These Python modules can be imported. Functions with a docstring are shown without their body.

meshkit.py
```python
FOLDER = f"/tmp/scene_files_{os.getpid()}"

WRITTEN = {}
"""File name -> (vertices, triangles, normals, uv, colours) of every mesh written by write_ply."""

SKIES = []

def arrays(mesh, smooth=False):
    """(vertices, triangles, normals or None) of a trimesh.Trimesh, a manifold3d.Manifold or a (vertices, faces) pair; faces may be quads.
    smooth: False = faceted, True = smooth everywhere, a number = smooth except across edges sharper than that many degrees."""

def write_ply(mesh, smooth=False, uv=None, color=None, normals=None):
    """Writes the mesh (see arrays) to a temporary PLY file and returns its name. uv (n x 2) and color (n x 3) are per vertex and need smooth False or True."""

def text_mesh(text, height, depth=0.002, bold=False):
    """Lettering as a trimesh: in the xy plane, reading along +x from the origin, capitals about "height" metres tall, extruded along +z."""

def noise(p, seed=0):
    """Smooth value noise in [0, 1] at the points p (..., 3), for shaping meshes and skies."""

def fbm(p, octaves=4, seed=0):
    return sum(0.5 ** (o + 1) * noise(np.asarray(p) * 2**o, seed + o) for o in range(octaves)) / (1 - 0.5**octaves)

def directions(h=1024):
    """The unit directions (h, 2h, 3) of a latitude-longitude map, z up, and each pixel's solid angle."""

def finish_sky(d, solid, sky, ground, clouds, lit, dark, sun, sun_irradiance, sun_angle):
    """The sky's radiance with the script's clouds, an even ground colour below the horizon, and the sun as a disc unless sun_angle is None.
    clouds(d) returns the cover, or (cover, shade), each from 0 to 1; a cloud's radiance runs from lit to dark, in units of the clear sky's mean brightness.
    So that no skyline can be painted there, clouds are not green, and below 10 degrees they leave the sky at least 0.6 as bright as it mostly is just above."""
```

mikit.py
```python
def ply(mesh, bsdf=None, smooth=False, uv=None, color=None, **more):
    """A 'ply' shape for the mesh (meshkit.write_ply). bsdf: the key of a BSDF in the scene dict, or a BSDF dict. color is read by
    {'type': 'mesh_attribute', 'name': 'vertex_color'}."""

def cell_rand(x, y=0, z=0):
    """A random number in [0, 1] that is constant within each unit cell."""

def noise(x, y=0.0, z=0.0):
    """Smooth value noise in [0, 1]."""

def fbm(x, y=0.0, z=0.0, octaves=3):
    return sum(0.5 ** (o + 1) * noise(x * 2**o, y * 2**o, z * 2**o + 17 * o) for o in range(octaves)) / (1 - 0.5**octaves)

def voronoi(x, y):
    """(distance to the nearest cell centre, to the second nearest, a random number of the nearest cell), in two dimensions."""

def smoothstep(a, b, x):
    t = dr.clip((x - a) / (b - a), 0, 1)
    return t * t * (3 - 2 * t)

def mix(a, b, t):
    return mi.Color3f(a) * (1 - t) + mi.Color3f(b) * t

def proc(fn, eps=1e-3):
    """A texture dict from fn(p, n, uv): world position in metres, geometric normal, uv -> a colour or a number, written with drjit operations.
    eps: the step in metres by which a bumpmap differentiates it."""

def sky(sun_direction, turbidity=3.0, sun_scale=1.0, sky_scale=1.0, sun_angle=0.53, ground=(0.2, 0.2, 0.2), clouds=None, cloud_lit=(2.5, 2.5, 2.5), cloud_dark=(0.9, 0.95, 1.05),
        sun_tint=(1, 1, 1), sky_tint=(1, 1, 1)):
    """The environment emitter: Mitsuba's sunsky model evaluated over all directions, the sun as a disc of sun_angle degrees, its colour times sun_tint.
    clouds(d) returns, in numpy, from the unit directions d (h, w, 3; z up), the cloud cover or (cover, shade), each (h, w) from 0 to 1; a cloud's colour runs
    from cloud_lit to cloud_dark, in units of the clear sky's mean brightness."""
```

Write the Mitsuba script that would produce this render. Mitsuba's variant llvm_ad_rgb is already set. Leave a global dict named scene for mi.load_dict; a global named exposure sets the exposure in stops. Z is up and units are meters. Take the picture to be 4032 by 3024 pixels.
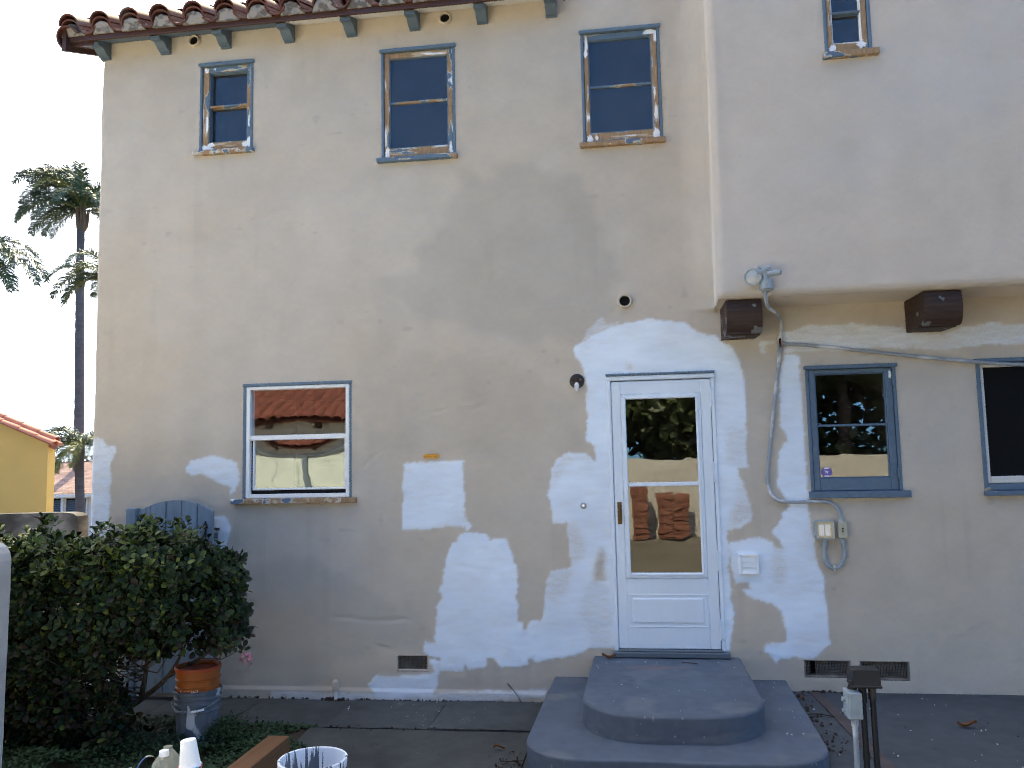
import math, random
import numpy as np, trimesh, shapely
from shapely.geometry import Polygon
from scipy.ndimage import gaussian_filter
import drjit as dr, mitsuba as mi, mikit
from meshkit import noise as nnoise, fbm as nfbm, text_mesh
from mikit import proc, noise, fbm, smoothstep, mix, cell_rand, voronoi

scene, labels = {}, {}
T = mi.ScalarTransform4f
# ---------------------------------------------------------------- camera, sky, exposure
yaw, pitch, roll = (math.radians(a) for a in (8.066, 5.499, -1.178))
fwd = np.array([-math.sin(yaw) * math.cos(pitch), math.cos(yaw) * math.cos(pitch), math.sin(pitch)])
rgt = np.array([math.cos(yaw), math.sin(yaw), 0.0])
upv = np.cross(rgt, fwd)
upv = -math.sin(roll) * rgt + math.cos(roll) * upv
EYE = np.array([0, -6.5, 1.81])
scene['camera'] = {'type': 'perspective', 'fov': 2 * math.degrees(math.atan(2016 / 3270)), 'fov_axis': 'x',
                   'near_clip': 0.05, 'far_clip': 900.0,
                   'to_world': T().look_at(origin=EYE.tolist(), target=(EYE + fwd).tolist(), up=upv.tolist())}
def haze_cover(d):
    glow = np.clip((d @ (np.array([-0.20, 0.64, 0.76]) / np.linalg.norm([-0.20, 0.64, 0.76]))), 0, 1)
    wisp = nfbm(d * np.array([3, 3, 7]), 4, 5)
    return np.clip(0.95 * np.clip(glow, 0, 1) ** 1.3 + 0.3 * (wisp - 0.5) * glow, 0, 0.95)
SUN = (-0.20, 0.64, 0.76)
scene['sky'] = mikit.sky(SUN, turbidity=3, sky_scale=0.75, clouds=haze_cover, cloud_lit=(5.0, 4.9, 4.8), sky_tint=(0.55, 0.94, 1.24), sun_tint=(0.95, 1.0, 0.90))
exposure = 3.5

# ---------------------------------------------------------------- helpers
def key_for(name, parent=None):
    base = f'{parent}__{name}' if parent else name
    k, i = base, 0
    while k in scene or k in used:
        i += 1
        k = f'{base}_{i:03d}'
    used.add(k)
    return k
used = set()
def tag(k, label=None, cat=None, group=None, kind=None):
    d = labels.setdefault(k, {})
    for a, b in (('label', label), ('category', cat), ('group', group), ('kind', kind)):
        if b: d[a] = b
    return k
def thing(name, label, cat, group=None):
    return tag(key_for(name), label, cat, group)
def part(name, mesh, bsdf, parent, smooth=False, label=None, kind=None, uv=None):
    k = key_for(name, parent)
    scene[k] = mesh if isinstance(mesh, dict) else mikit.ply(mesh, bsdf, smooth, uv=uv)
    if label or kind: tag(k, label, kind=kind)
    return k
def solo(name, mesh, bsdf, label, cat, smooth=False, group=None, kind=None, uv=None):
    k = key_for(name)
    scene[k] = mikit.ply(mesh, bsdf, smooth, uv=uv)
    return tag(k, label, cat, group, kind)
def setting(name, mesh, bsdf, label=None, smooth=False, parent=None, kind='structure'):
    k = key_for(name, parent)
    scene[k] = mikit.ply(mesh, bsdf, smooth)
    return tag(k, label, kind=kind)
cat_ = trimesh.util.concatenate
def cbox(x0, x1, y0, y1, z0, z1, c=0.003):
    c = min(c, 0.45 * min(x1 - x0, y1 - y0, z1 - z0))
    pts = []
    for sx in (0, 1):
        for sy in (0, 1):
            for sz in (0, 1):
                X, Y, Z = (x0, x1)[sx], (y0, y1)[sy], (z0, z1)[sz]
                dx, dy, dz = (c, -c)[sx], (c, -c)[sy], (c, -c)[sz]
                pts += [(X, Y + dy, Z + dz), (X + dx, Y, Z + dz), (X + dx, Y + dy, Z)]
    return trimesh.convex.convex_hull(np.array(pts))
def tf(m, loc=(0, 0, 0), rx=0, ry=0, rz=0, s=None):
    M = trimesh.transformations.euler_matrix(math.radians(rx), math.radians(ry), math.radians(rz), 'sxyz')
    if s is not None: M = M @ np.diag([*np.broadcast_to(s, 3), 1])
    M[:3, 3] = loc
    m = m.copy(); m.apply_transform(M)
    return m
def spline(pts, n=8):
    p = np.array(pts, float)
    if len(p) < 3: return p
    q = np.vstack([2 * p[0] - p[1], p, 2 * p[-1] - p[-2]])
    out = []
    for i in range(1, len(q) - 2):
        for t in np.linspace(0, 1, n, endpoint=False):
            a, b, c, d = q[i - 1:i + 3]
            out.append(0.5 * (2 * b + (c - a) * t + (2 * a - 5 * b + 4 * c - d) * t * t + (3 * b - a - 3 * c + d) * t ** 3))
    return np.array(out + [p[-1]])
def tube(path, r, sides=8, caps=True):
    p = np.array(path, float)
    r = np.broadcast_to(r, len(p))
    t = np.gradient(p, axis=0)
    t /= np.linalg.norm(t, axis=1, keepdims=True) + 1e-12
    a = np.cross(t[0], [0.31, 0.17, 0.93]); a /= np.linalg.norm(a)
    V, F = [], []
    an = np.arange(sides) * 2 * math.pi / sides
    for i in range(len(p)):
        a = a - t[i] * (a @ t[i]); a /= np.linalg.norm(a)
        b = np.cross(t[i], a)
        V.append(p[i] + r[i] * (np.cos(an)[:, None] * a + np.sin(an)[:, None] * b))
    k = np.arange(sides)
    for i in range(len(p) - 1):
        u, v = i * sides + k, i * sides + (k + 1) % sides
        F += [np.stack([u, v, v + sides], 1), np.stack([u, v + sides, u + sides], 1)]
    V = np.vstack(V); F = np.vstack(F)
    if caps:
        n = len(V)
        V = np.vstack([V, p[:1], p[-1:]])
        e = (len(p) - 1) * sides
        F = np.vstack([F, np.stack([(k + 1) % sides, k, k * 0 + n], 1), np.stack([e + k, e + (k + 1) % sides, k * 0 + n + 1], 1)])
    return trimesh.Trimesh(V, F, process=False)
def lathe(prof, n=32, z_axis=True):
    m = trimesh.creation.revolve(np.array(prof, float), sections=n)
    return m
def cyl(p0, p1, r, n=20):
    return trimesh.creation.cylinder(r, segment=[p0, p1], sections=n)
def prism_x(poly, x0, x1):
    """polygon in (y, z), extruded along x"""
    m = trimesh.creation.extrude_polygon(Polygon(poly), x1 - x0, engine='earcut')
    v = m.vertices.copy()
    m.vertices = np.stack([x0 + v[:, 2], v[:, 0], v[:, 1]], 1)
    return m
def prism_y(poly, y0, y1):
    """polygon in (x, z), extruded along y"""
    m = trimesh.creation.extrude_polygon(poly if isinstance(poly, Polygon) else Polygon(poly), y1 - y0, engine='earcut')
    v = m.vertices.copy()
    m.vertices = np.stack([v[:, 0], y0 + v[:, 2], v[:, 1]], 1)
    m.invert()
    return m
def prism_z(poly, z0, z1):
    m = trimesh.creation.extrude_polygon(poly if isinstance(poly, Polygon) else Polygon(poly), z1 - z0, engine='earcut')
    m.vertices = m.vertices + [0, 0, z0]
    return m
def grid_mesh(P, keep=None):
    """P (n, m, 3) -> mesh; keep (n-1, m-1) of cells"""
    n, m = P.shape[:2]
    idx = np.arange(n * m).reshape(n, m)
    q = np.stack([idx[:-1, :-1], idx[1:, :-1], idx[1:, 1:], idx[:-1, 1:]], -1)
    q = q[keep] if keep is not None else q.reshape(-1, 4)
    return trimesh.Trimesh(P.reshape(-1, 3), np.vstack([q[:, [0, 1, 2]], q[:, [0, 2, 3]]]), process=False)
def blob(cx, cz, rx, rz, seed, n=26, rough=0.35):
    """ragged closed outline"""
    rs = np.random.default_rng(seed)
    a = np.arange(n) * 2 * math.pi / n
    r = 1 + rough * (rs.random(n) - 0.5) * 2
    return Polygon(np.stack([cx + rx * r * np.cos(a), cz + rz * r * np.sin(a)], 1)).buffer(0)

# ---------------------------------------------------------------- materials
def mat(name, col, rough=0.6, spec=0.4, two=True, **more):
    b = {'type': 'principled', 'base_color': proc(col) if callable(col) else {'type': 'rgb', 'value': list(col)}, 'roughness': rough, 'specular': spec, **more}
    scene[name] = {'type': 'twosided', 'bsdf': b} if two and 'spec_trans' not in more else b
    return name
C3 = mi.Color3f
STUCCO = (0.512, 0.438, 0.352)
def wall_col(p, n, uv):
    big = fbm(p.x * 0.9, p.y * 0.9 + 3, p.z * 0.9, octaves=3)
    streak = noise(p.x * 5.0, p.y * 4, p.z * 0.55)
    mid = fbm(p.x * 5, p.y * 5, p.z * 5 + 9, octaves=3)
    spots = smoothstep(0.88, 0.95, noise(p.x * 9, p.y * 9 + 4, p.z * 13)) * smoothstep(0.5, 0.75, noise(p.x * 2.1, p.y, p.z * 2.1))
    grain = noise(p.x * 160, p.y * 160, p.z * 160)
    sand = fbm(p.x * 26, p.y * 26, p.z * 26, octaves=3)
    drip = smoothstep(0.62, 0.85, noise(p.x * 13, p.y * 9, p.z * 0.8)) * smoothstep(0.45, 0.75, noise(p.x * 1.7, p.y, p.z * 0.9 + 5))
    k = 0.86 + 0.18 * big + 0.07 * streak + 0.11 * (mid - 0.5) + 0.06 * (sand - 0.5) + 0.05 * (grain - 0.5) - 0.045 * drip
    base = mix(STUCCO, (0.474, 0.420, 0.356), smoothstep(0.35, 0.7, big)) * k
    base = mix(base, C3(0.27, 0.25, 0.23), 0.25 * spots)
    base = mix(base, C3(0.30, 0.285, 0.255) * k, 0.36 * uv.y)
    # brushed primer, patchy where it is thin
    c = uv.x
    br = fbm(p.x * 12, p.y * 10, p.z * 38, octaves=3) * 0.6 + 0.4 * noise(p.x * 90, p.y * 90, p.z * 120)
    cov = dr.clip(c + (br - 0.5) * 3.0 * c * (1 - c), 0, 1)
    prim = C3(0.70, 0.765, 0.845) * (0.90 + 0.16 * fbm(p.x * 3, p.y * 3, p.z * 3, octaves=2) + 0.10 * (fbm(p.x * 9, p.y * 9, p.z * 30, octaves=3) - 0.5)) * (0.97 + 0.06 * grain)
    prim = mix(prim, C3(0.64, 0.62, 0.65), 0.22 * smoothstep(0.5, 0.8, fbm(p.x * 2.2 + 7, p.y, p.z * 2.2, octaves=2)))
    return mix(base, prim, cov)
mat('m_wall', wall_col, 0.9, 0.15)
def wall_skylit(p, n, uv):
    return wall_col(p, n, uv) * C3(1.06, 1.07, 1.12)  # same stucco; the cooler light on the overhang is put into its colour
mat('m_wall_skylit', wall_skylit, 0.9, 0.15)
def stucco_plain(p, n, uv):
    big = fbm(p.x * 1.3, p.y * 1.3, p.z * 1.3, octaves=3)
    return C3(0.54, 0.46, 0.37) * (0.8 + 0.3 * big)
mat('m_stucco', stucco_plain, 0.9, 0.15)
def dark_room(p, n, uv): return C3(0.10, 0.09, 0.08)
mat('m_interior', (0.12, 0.11, 0.10), 0.9, 0.1, two=True)
BLUE = (0.105, 0.155, 0.21)
def peel(bare, white, blue=BLUE, seed=0.0, fx=9.0, fz=9.0):
    def fn(p, n, uv):
        g = fbm(p.x * fx + seed, p.y * 9, p.z * fz, octaves=4)
        g2 = fbm(p.x * fx * 1.2 + 31 + seed, p.y * 7, p.z * fz * 1.2, octaves=4)
        grain = noise(p.x * 40, p.y * 60, p.z * 40)
        fibre = noise(p.x * 140 + p.z * 9, p.y * 140, p.z * 12 + p.x * 5)
        wood = mix((0.36, 0.235, 0.13), (0.23, 0.145, 0.085), fibre) * (0.85 + 0.3 * grain)
        wood = mix(wood, C3(0.52, 0.45, 0.34), 0.7 * smoothstep(0.60, 0.66, g2))
        paint = C3(blue) * (0.85 + 0.25 * grain)
        edge = smoothstep(bare - 0.025, bare - 0.015, g) * (1 - smoothstep(bare + 0.005, bare + 0.02, g))
        c = mix(wood, paint, smoothstep(bare - 0.008, bare + 0.008, g))
        c = mix(c, C3(0.60, 0.57, 0.50), 0.7 * edge)
        w = smoothstep(white, white + 0.02, g2)
        return mix(c, C3(0.76, 0.77, 0.78), w)
    return fn
mat('m_blue_trim', peel(0.20, 0.80), 0.55, 0.4)
mat('m_sash_blue', peel(0.40, 0.78, seed=4.0, fx=4.5, fz=24.0), 0.6, 0.35)
mat('m_sash_mix', peel(0.53, 0.73, seed=9.0), 0.65, 0.3)
mat('m_sash_bare', peel(0.64, 0.73, seed=15.0, fx=4.5, fz=24.0), 0.7, 0.25)
for nm_, a_, b_, s_ in (('m_sash_blue_v', 0.40, 0.76, 4.0), ('m_sash_mix_v', 0.53, 0.71, 9.0), ('m_sash_bare_v', 0.64, 0.71, 15.0)):
    mat(nm_, peel(a_, b_, seed=s_, fx=24.0, fz=4.0), 0.65, 0.3)
mat('m_sill_bare', peel(0.60, 0.70, blue=(0.10, 0.14, 0.20), seed=22.0), 0.7, 0.25)
mat('m_blue_clean', peel(0.17, 0.86, blue=(0.085, 0.135, 0.195), seed=2.0), 0.45, 0.45)
mat('m_filler', lambda p, n, uv: C3(0.78, 0.79, 0.81) * (0.92 + 0.1 * noise(p.x * 60, p.y * 60, p.z * 60)), 0.7, 0.2)
mat('m_vinyl', lambda p, n, uv: C3(0.72, 0.73, 0.73) * (0.93 + 0.09 * fbm(p.x * 8, p.y * 8, p.z * 8)), 0.4, 0.45)
mat('m_door', lambda p, n, uv: C3(0.64, 0.70, 0.77) * (0.93 + 0.06 * fbm(p.x * 4, p.y * 8, p.z * 2) + 0.03 * noise(p.x * 50, p.y * 9, p.z * 6)), 0.35, 0.5)
mat('m_black', (0.006, 0.006, 0.007), 0.7, 0.1)
mat('m_rubber', (0.03, 0.03, 0.032), 0.55, 0.3)
DUST = {'type': 'twosided', 'bsdf': {'type': 'diffuse', 'reflectance': {'type': 'rgb', 'value': [0.5, 0.46, 0.42]}}}
scene['m_glass'] = {'type': 'blendbsdf', 'weight': proc(lambda p, n, uv: 0.015 + 0.05 * fbm(p.x * 3, p.y, p.z * 2.2, octaves=3)), 'a': {'type': 'thindielectric', 'int_ior': 1.47}, 'b': DUST}
scene['m_glass_old'] = {'type': 'thindielectric', 'int_ior': 1.85}
scene['m_glass_lowe'] = {'type': 'thindielectric', 'int_ior': 2.0}
mat('m_brass', (0.13, 0.085, 0.04), 0.45, 0.5, metallic=1.0)
mat('m_chrome', (0.75, 0.77, 0.80), 0.22, 0.5, metallic=1.0)
def tile_col(p, n, uv):
    r = cell_rand(dr.floor((p.x + 9) * 7.0), dr.floor(p.z * 5), 2)
    g = fbm(p.x * 16, p.y * 16, p.z * 16, octaves=3)
    c = mix((0.085, 0.030, 0.023), (0.125, 0.046, 0.032), r) * (0.72 + 0.5 * g)
    return mix(c, C3(0.12, 0.105, 0.10), 0.55 * smoothstep(0.52, 0.75, fbm(p.x * 7 + 5, p.y * 7, p.z * 7, octaves=3)))
mat('m_tile', tile_col, 0.75, 0.3, two=True)
def mortar_col(p, n, uv):
    g = fbm(p.x * 22, p.y * 22, p.z * 22, octaves=4)
    return mix((0.29, 0.275, 0.265), (0.13, 0.12, 0.115), smoothstep(0.42, 0.62, g))
mat('m_mortar', mortar_col, 0.95, 0.1)
mat('m_brown', lambda p, n, uv: C3(0.060, 0.027, 0.022) * (0.8 + 0.4 * fbm(p.x * 3, p.y * 9, p.z * 20)), 0.5, 0.4)
mat('m_corbel', lambda p, n, uv: C3(0.095, 0.13, 0.165) * (0.82 + 0.36 * fbm(p.x * 18, p.y * 18, p.z * 18)), 0.6, 0.35)
mat('m_soffit_pale', (0.58, 0.56, 0.52), 0.8, 0.2)
def dark_wood(p, n, uv):
    f = noise(p.x * 6, p.y * 50, p.z * 60) * 0.6 + 0.4 * noise(p.x * 18, p.y * 130, p.z * 130)
    c = mix((0.020, 0.012, 0.009), (0.055, 0.030, 0.021), f)
    return mix(c, C3(0.16, 0.17, 0.17), 0.8 * smoothstep(0.66, 0.70, fbm(p.x * 11 + 3, p.y * 11, p.z * 11 + 2, octaves=3)))
mat('m_dark_wood', dark_wood, 0.6, 0.3)
def concrete_fn(base, seed=0.0, stain=0.5):
    def fn(p, n, uv):
        g = fbm(p.x * 2.2 + seed, p.y * 2.2, p.z * 2, octaves=4)
        s = fbm(p.x * 17 + seed, p.y * 17, p.z * 17, octaves=3)
        speck = smoothstep(0.90, 0.93, noise(p.x * 55 + seed, p.y * 55, p.z * 30))
        dot = smoothstep(0.91, 0.94, noise(p.x * 34 + 7 + seed, p.y * 34, p.z * 20))
        c = C3(base) * (0.62 + 0.5 * g + 0.3 * (s - 0.5))
        c = mix(c, C3(base) * 0.45, stain * smoothstep(0.55, 0.72, fbm(p.x * 1.1 + 20 + seed, p.y * 1.6, p.z, octaves=4)))
        c = mix(c, C3(0.05, 0.045, 0.04), 0.6 * dot)
        return mix(c, C3(0.35, 0.35, 0.35), 0.5 * speck * smoothstep(0.5, 0.8, g))
    return fn
mat('m_pave', concrete_fn((0.068, 0.071, 0.070)), 0.9, 0.15)
mat('m_pave2', concrete_fn((0.062, 0.063, 0.059), 5.0), 0.9, 0.15)
mat('m_patio', concrete_fn((0.056, 0.063, 0.072), 11.0, 0.35), 0.8, 0.25)
def step_col(p, n, uv):
    g = fbm(p.x * 2.6, p.y * 2.6, p.z * 2.6, octaves=4)
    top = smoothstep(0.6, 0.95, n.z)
    s = fbm(p.x * 20, p.y * 20, p.z * 20, octaves=3)
    c = C3(0.078, 0.096, 0.126) * (0.72 + 0.34 * g + 0.30 * (s - 0.5))
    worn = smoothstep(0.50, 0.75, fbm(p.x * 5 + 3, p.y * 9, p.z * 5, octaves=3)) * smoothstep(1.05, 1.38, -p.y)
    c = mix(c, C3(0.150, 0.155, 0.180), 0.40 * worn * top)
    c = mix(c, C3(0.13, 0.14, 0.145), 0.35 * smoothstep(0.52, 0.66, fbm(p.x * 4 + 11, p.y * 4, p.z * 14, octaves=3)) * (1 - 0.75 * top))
    red = dr.exp(-(dr.square((p.x - 0.10) / 0.16) + dr.square((p.y + 0.34) / 0.05)))
    c = mix(c, C3(0.19, 0.10, 0.085), 0.55 * dr.clip(red * (0.5 + noise(p.x * 25, p.y * 40)), 0, 1))
    olive = smoothstep(0.3, 0.7, dr.exp(-(dr.square((p.x + 0.58) / 0.09) + dr.square((p.y + 0.55) / 0.10))))
    c = mix(c, C3(0.16, 0.155, 0.12), 0.4 * olive * (1 - smoothstep(0.25, 0.3, p.z)))
    speck = smoothstep(0.915, 0.94, noise(p.x * 42, p.y * 42, p.z * 30))
    return mix(c, C3(0.35, 0.36, 0.38), 0.35 * speck)
mat('m_step', step_col, 0.62, 0.35)
mat('m_step_trim', (0.10, 0.12, 0.14), 0.7, 0.3)
def soil_col(p, n, uv):
    return mix((0.035, 0.028, 0.020), (0.065, 0.052, 0.038), fbm(p.x * 6, p.y * 6, p.z, octaves=4))
mat('m_soil', soil_col, 1.0, 0.05)
def yard_col(p, n, uv):
    g = fbm(p.x * 0.5, p.y * 0.5, 0.0, octaves=4)
    return mix((0.055, 0.051, 0.042), (0.095, 0.088, 0.073), g)
mat('m_yard', yard_col, 0.95, 0.1)
mat('m_redstrip', lambda p, n, uv: C3(0.066, 0.055, 0.054) * (0.7 + 0.6 * fbm(p.x * 9, p.y * 9, p.z, octaves=3)), 0.9, 0.15)
def gate_col(p, n, uv):
    f = noise(p.x * 34, p.y * 8, p.z * 2.2)
    k = cell_rand(dr.floor((p.x + 10) * 7.5))
    c = C3(0.21, 0.26, 0.31) * (0.8 + 0.25 * f + 0.16 * (k - 0.5))
    return mix(c, C3(0.12, 0.13, 0.14), 0.5 * smoothstep(0.62, 0.72, fbm(p.x * 20, p.y * 5, p.z * 3.5, octaves=3)))
mat('m_gate', gate_col, 0.65, 0.3)
mat('m_iron', (0.015, 0.014, 0.013), 0.45, 0.5)
mat('m_grey_metal', lambda p, n, uv: C3(0.27, 0.31, 0.33) * (0.75 + 0.4 * fbm(p.x * 20, p.y * 20, p.z * 20)), 0.45, 0.5)
mat('m_conduit', lambda p, n, uv: mix((0.27, 0.29, 0.31), (0.56, 0.57, 0.58), smoothstep(0.5, 0.7, fbm(p.x * 6, p.y * 6, p.z * 9, octaves=3))), 0.4, 0.5)
mat('m_ivory', (0.42, 0.39, 0.28), 0.45, 0.4)
mat('m_white_plastic', (0.75, 0.76, 0.77), 0.35, 0.5)
scene['m_clear'] = {'type': 'thindielectric', 'int_ior': 1.4}
mat('m_clay', lambda p, n, uv: C3(0.52, 0.45, 0.36) * (0.8 + 0.35 * fbm(p.x * 30, p.y * 30, p.z * 30)), 0.85, 0.2)
mat('m_red', (0.45, 0.03, 0.03), 0.5, 0.4)
mat('m_green', (0.03, 0.25, 0.08), 0.5, 0.4)
mat('m_screen', lambda p, n, uv: C3(0.16, 0.14, 0.12) * (0.5 + fbm(p.x * 20, p.y, p.z * 20)), 0.7, 0.3)
mat('m_tape', lambda p, n, uv: mix((0.60, 0.27, 0.035), (0.30, 0.14, 0.03), smoothstep(0.62, 0.7, noise(p.x * 110, p.y, p.z * 190)) * smoothstep(0.008, 0.003, dr.abs(p.z - 1.884))), 0.5, 0.3)
# ---------------------------------------------------------------- the house: stucco walls
house = thing('house', 'two storey cream stucco house with white primer patches and blue windows', 'house')
WIN = dict(  # outer x0, x1, z0, z1; glass x0, x1, z0, z1; muntin z; sill x0, x1, z0, z1; wall plane y
    w1=((-3.606, -3.119, 4.542, 5.333), (-3.526, -3.177, 4.622, 5.254), 4.948, (-3.647, -3.1, 4.505, 4.542), 0.0),
    w2=((-1.979, -1.347, 4.359, 5.307), (-1.912, -1.412, 4.448, 5.231), 4.843, (-2.013, -1.331, 4.321, 4.359), 0.0),
    w3=((-0.301, 0.334, 4.362, 5.312), (-0.24, 0.263, 4.449, 5.232), 4.837, (-0.331, 0.349, 4.324, 4.362), 0.0),
    w4=((1.481, 1.807, 4.711, 5.60), (1.54, 1.747, 4.786, 5.53), 5.022, (1.461, 1.844, 4.667, 4.711), -0.48),
    lw=((-3.18, -2.245, 1.569, 2.517), (-3.099, -2.291, 1.636, 2.477), 2.068, (-3.26, -2.2, 1.527, 1.569), 0.0),
    rw=((1.318, 1.966, 1.559, 2.5), (1.387, 1.891, 1.657, 2.437), 2.048, (1.3, 2.01, 1.509, 1.559), 0.0),
    rr=((2.526, 3.10, 1.545, 2.509), (2.585, 3.05, 1.657, 2.434), None, (2.52, 3.14, 1.511, 1.545), 0.0))
DOOR = (-0.17, 0.645, 0.39, 2.472)
VENTS = [(-1.885, -1.622, 0.212, 0.336), (1.20, 1.526, 0.210, 0.334), (1.592, 1.932, 0.196, 0.332)]
PIPES = [(-3.66, 5.545, 0.039, 0.050), (-1.421, 5.528, 0.039, 0.050), (-0.013, 3.063, 0.041, 0.056)]
X0, XR, ZS, ZT = -4.545, 4.2, 2.963, 7.2
holes = [w[0] for k, w in WIN.items() if k != 'w4'] + [DOOR] + VENTS + [(x - .88 * r, x + .88 * r, z - .88 * r, z + .88 * r) for x, z, r, _ in PIPES]
def lines(a, b, step, must):
    t = np.arange(a, b + step / 2, step)
    must = np.array(sorted({m for m in must if a < m < b} | {a, b}))
    t = np.array([v for v in t if np.abs(must - v).min() > 0.4 * step])
    return np.sort(np.concatenate([t, must]))
STEP = 0.0125
gx = lines(X0, 3.3, STEP, [h[i] for h in holes for i in (0, 1)] + [0.68])
gx = np.concatenate([gx, [3.7, XR]])
gz = lines(-0.15, 6.05, STEP, [h[i] for h in holes for i in (2, 3)] + [ZS + 0.004])
gz = np.concatenate([gz, [6.5, ZT]])
GX, GZ = np.meshgrid(gx, gz, indexing='ij')
cx, cz = (GX[:-1, :-1] + GX[1:, 1:]) / 2, (GZ[:-1, :-1] + GZ[1:, 1:]) / 2
keep = ~((cx > 0.68) & (cz > ZS + 0.004))
keep &= ~((cx < -0.45) & (cz > 5.72))
for a, b, c, d in holes: keep &= ~((cx > a) & (cx < b) & (cz > c) & (cz < d))
P2 = np.stack([GX, GX * 0, GZ], -1)
def relief(P):
    return (0.012 * (nfbm(P * 1.1, 3, 3) - 0.5) + 0.0055 * (nfbm(P * [7, 7, 9], 3, 8) - 0.5) + 0.0024 * (nfbm(P * 34, 2, 13) - 0.5)
            + 0.0011 * (nnoise(P * 90, 21) - 0.5))
rel = relief(P2)
# trowel ridges and cracks that show low on the wall
for (xa, za, xb, zb, h) in ((-2.45, .62, -1.75, .60, .004), (-1.5, 1.02, -1.05, 1.0, .003), (-2.1, .42, -1.88, .36, .004), (-1.35, 2.70, -1.05, 2.71, .002), (-1.62, 2.22, -1.42, 2.26, .004),
                            (-1.28, 2.24, -1.12, 2.29, .004), (-0.95, 3.02, -0.35, 3.05, -.002), (-3.2, 3.9, -2.7, 4.0, .003), (-2.2, 1.75, -1.95, 2.0, .003), (2.2, 1.1, 2.5, 1.12, .002)):
    d = np.array([xb - xa, zb - za]); L = np.hypot(*d); d /= L
    t = (GX - xa) * d[0] + (GZ - za) * d[1]
    s = -(GX - xa) * d[1] + (GZ - za) * d[0] + 0.05 * (nfbm(P2 * 6, 2, 77) - .5)
    rel += 1.15 * h * np.exp(-(s / 0.015) ** 2) * np.clip(np.minimum(t, L - t) / 0.08, 0, 1)
edge = np.ones_like(GX)
for a, b, c, d in holes:  # flat against the frames
    q = np.maximum(np.maximum(a - GX, GX - b), np.maximum(c - GZ, GZ - d))
    edge = np.minimum(edge, np.clip(q / 0.03, 0.05, 1))
rel *= edge
base_strip = np.clip((0.075 + 0.012 * (nnoise(P2 * 5, 4) - .5) - GZ) / 0.012, 0, 1) * (GX < -0.7)
YW = rel - 0.012 * base_strip - 0.05 * np.clip((0.03 - GZ) / 0.15, 0, 1) * 0
R = 0.035
dl = np.clip(GX - X0, 0, R)
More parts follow.
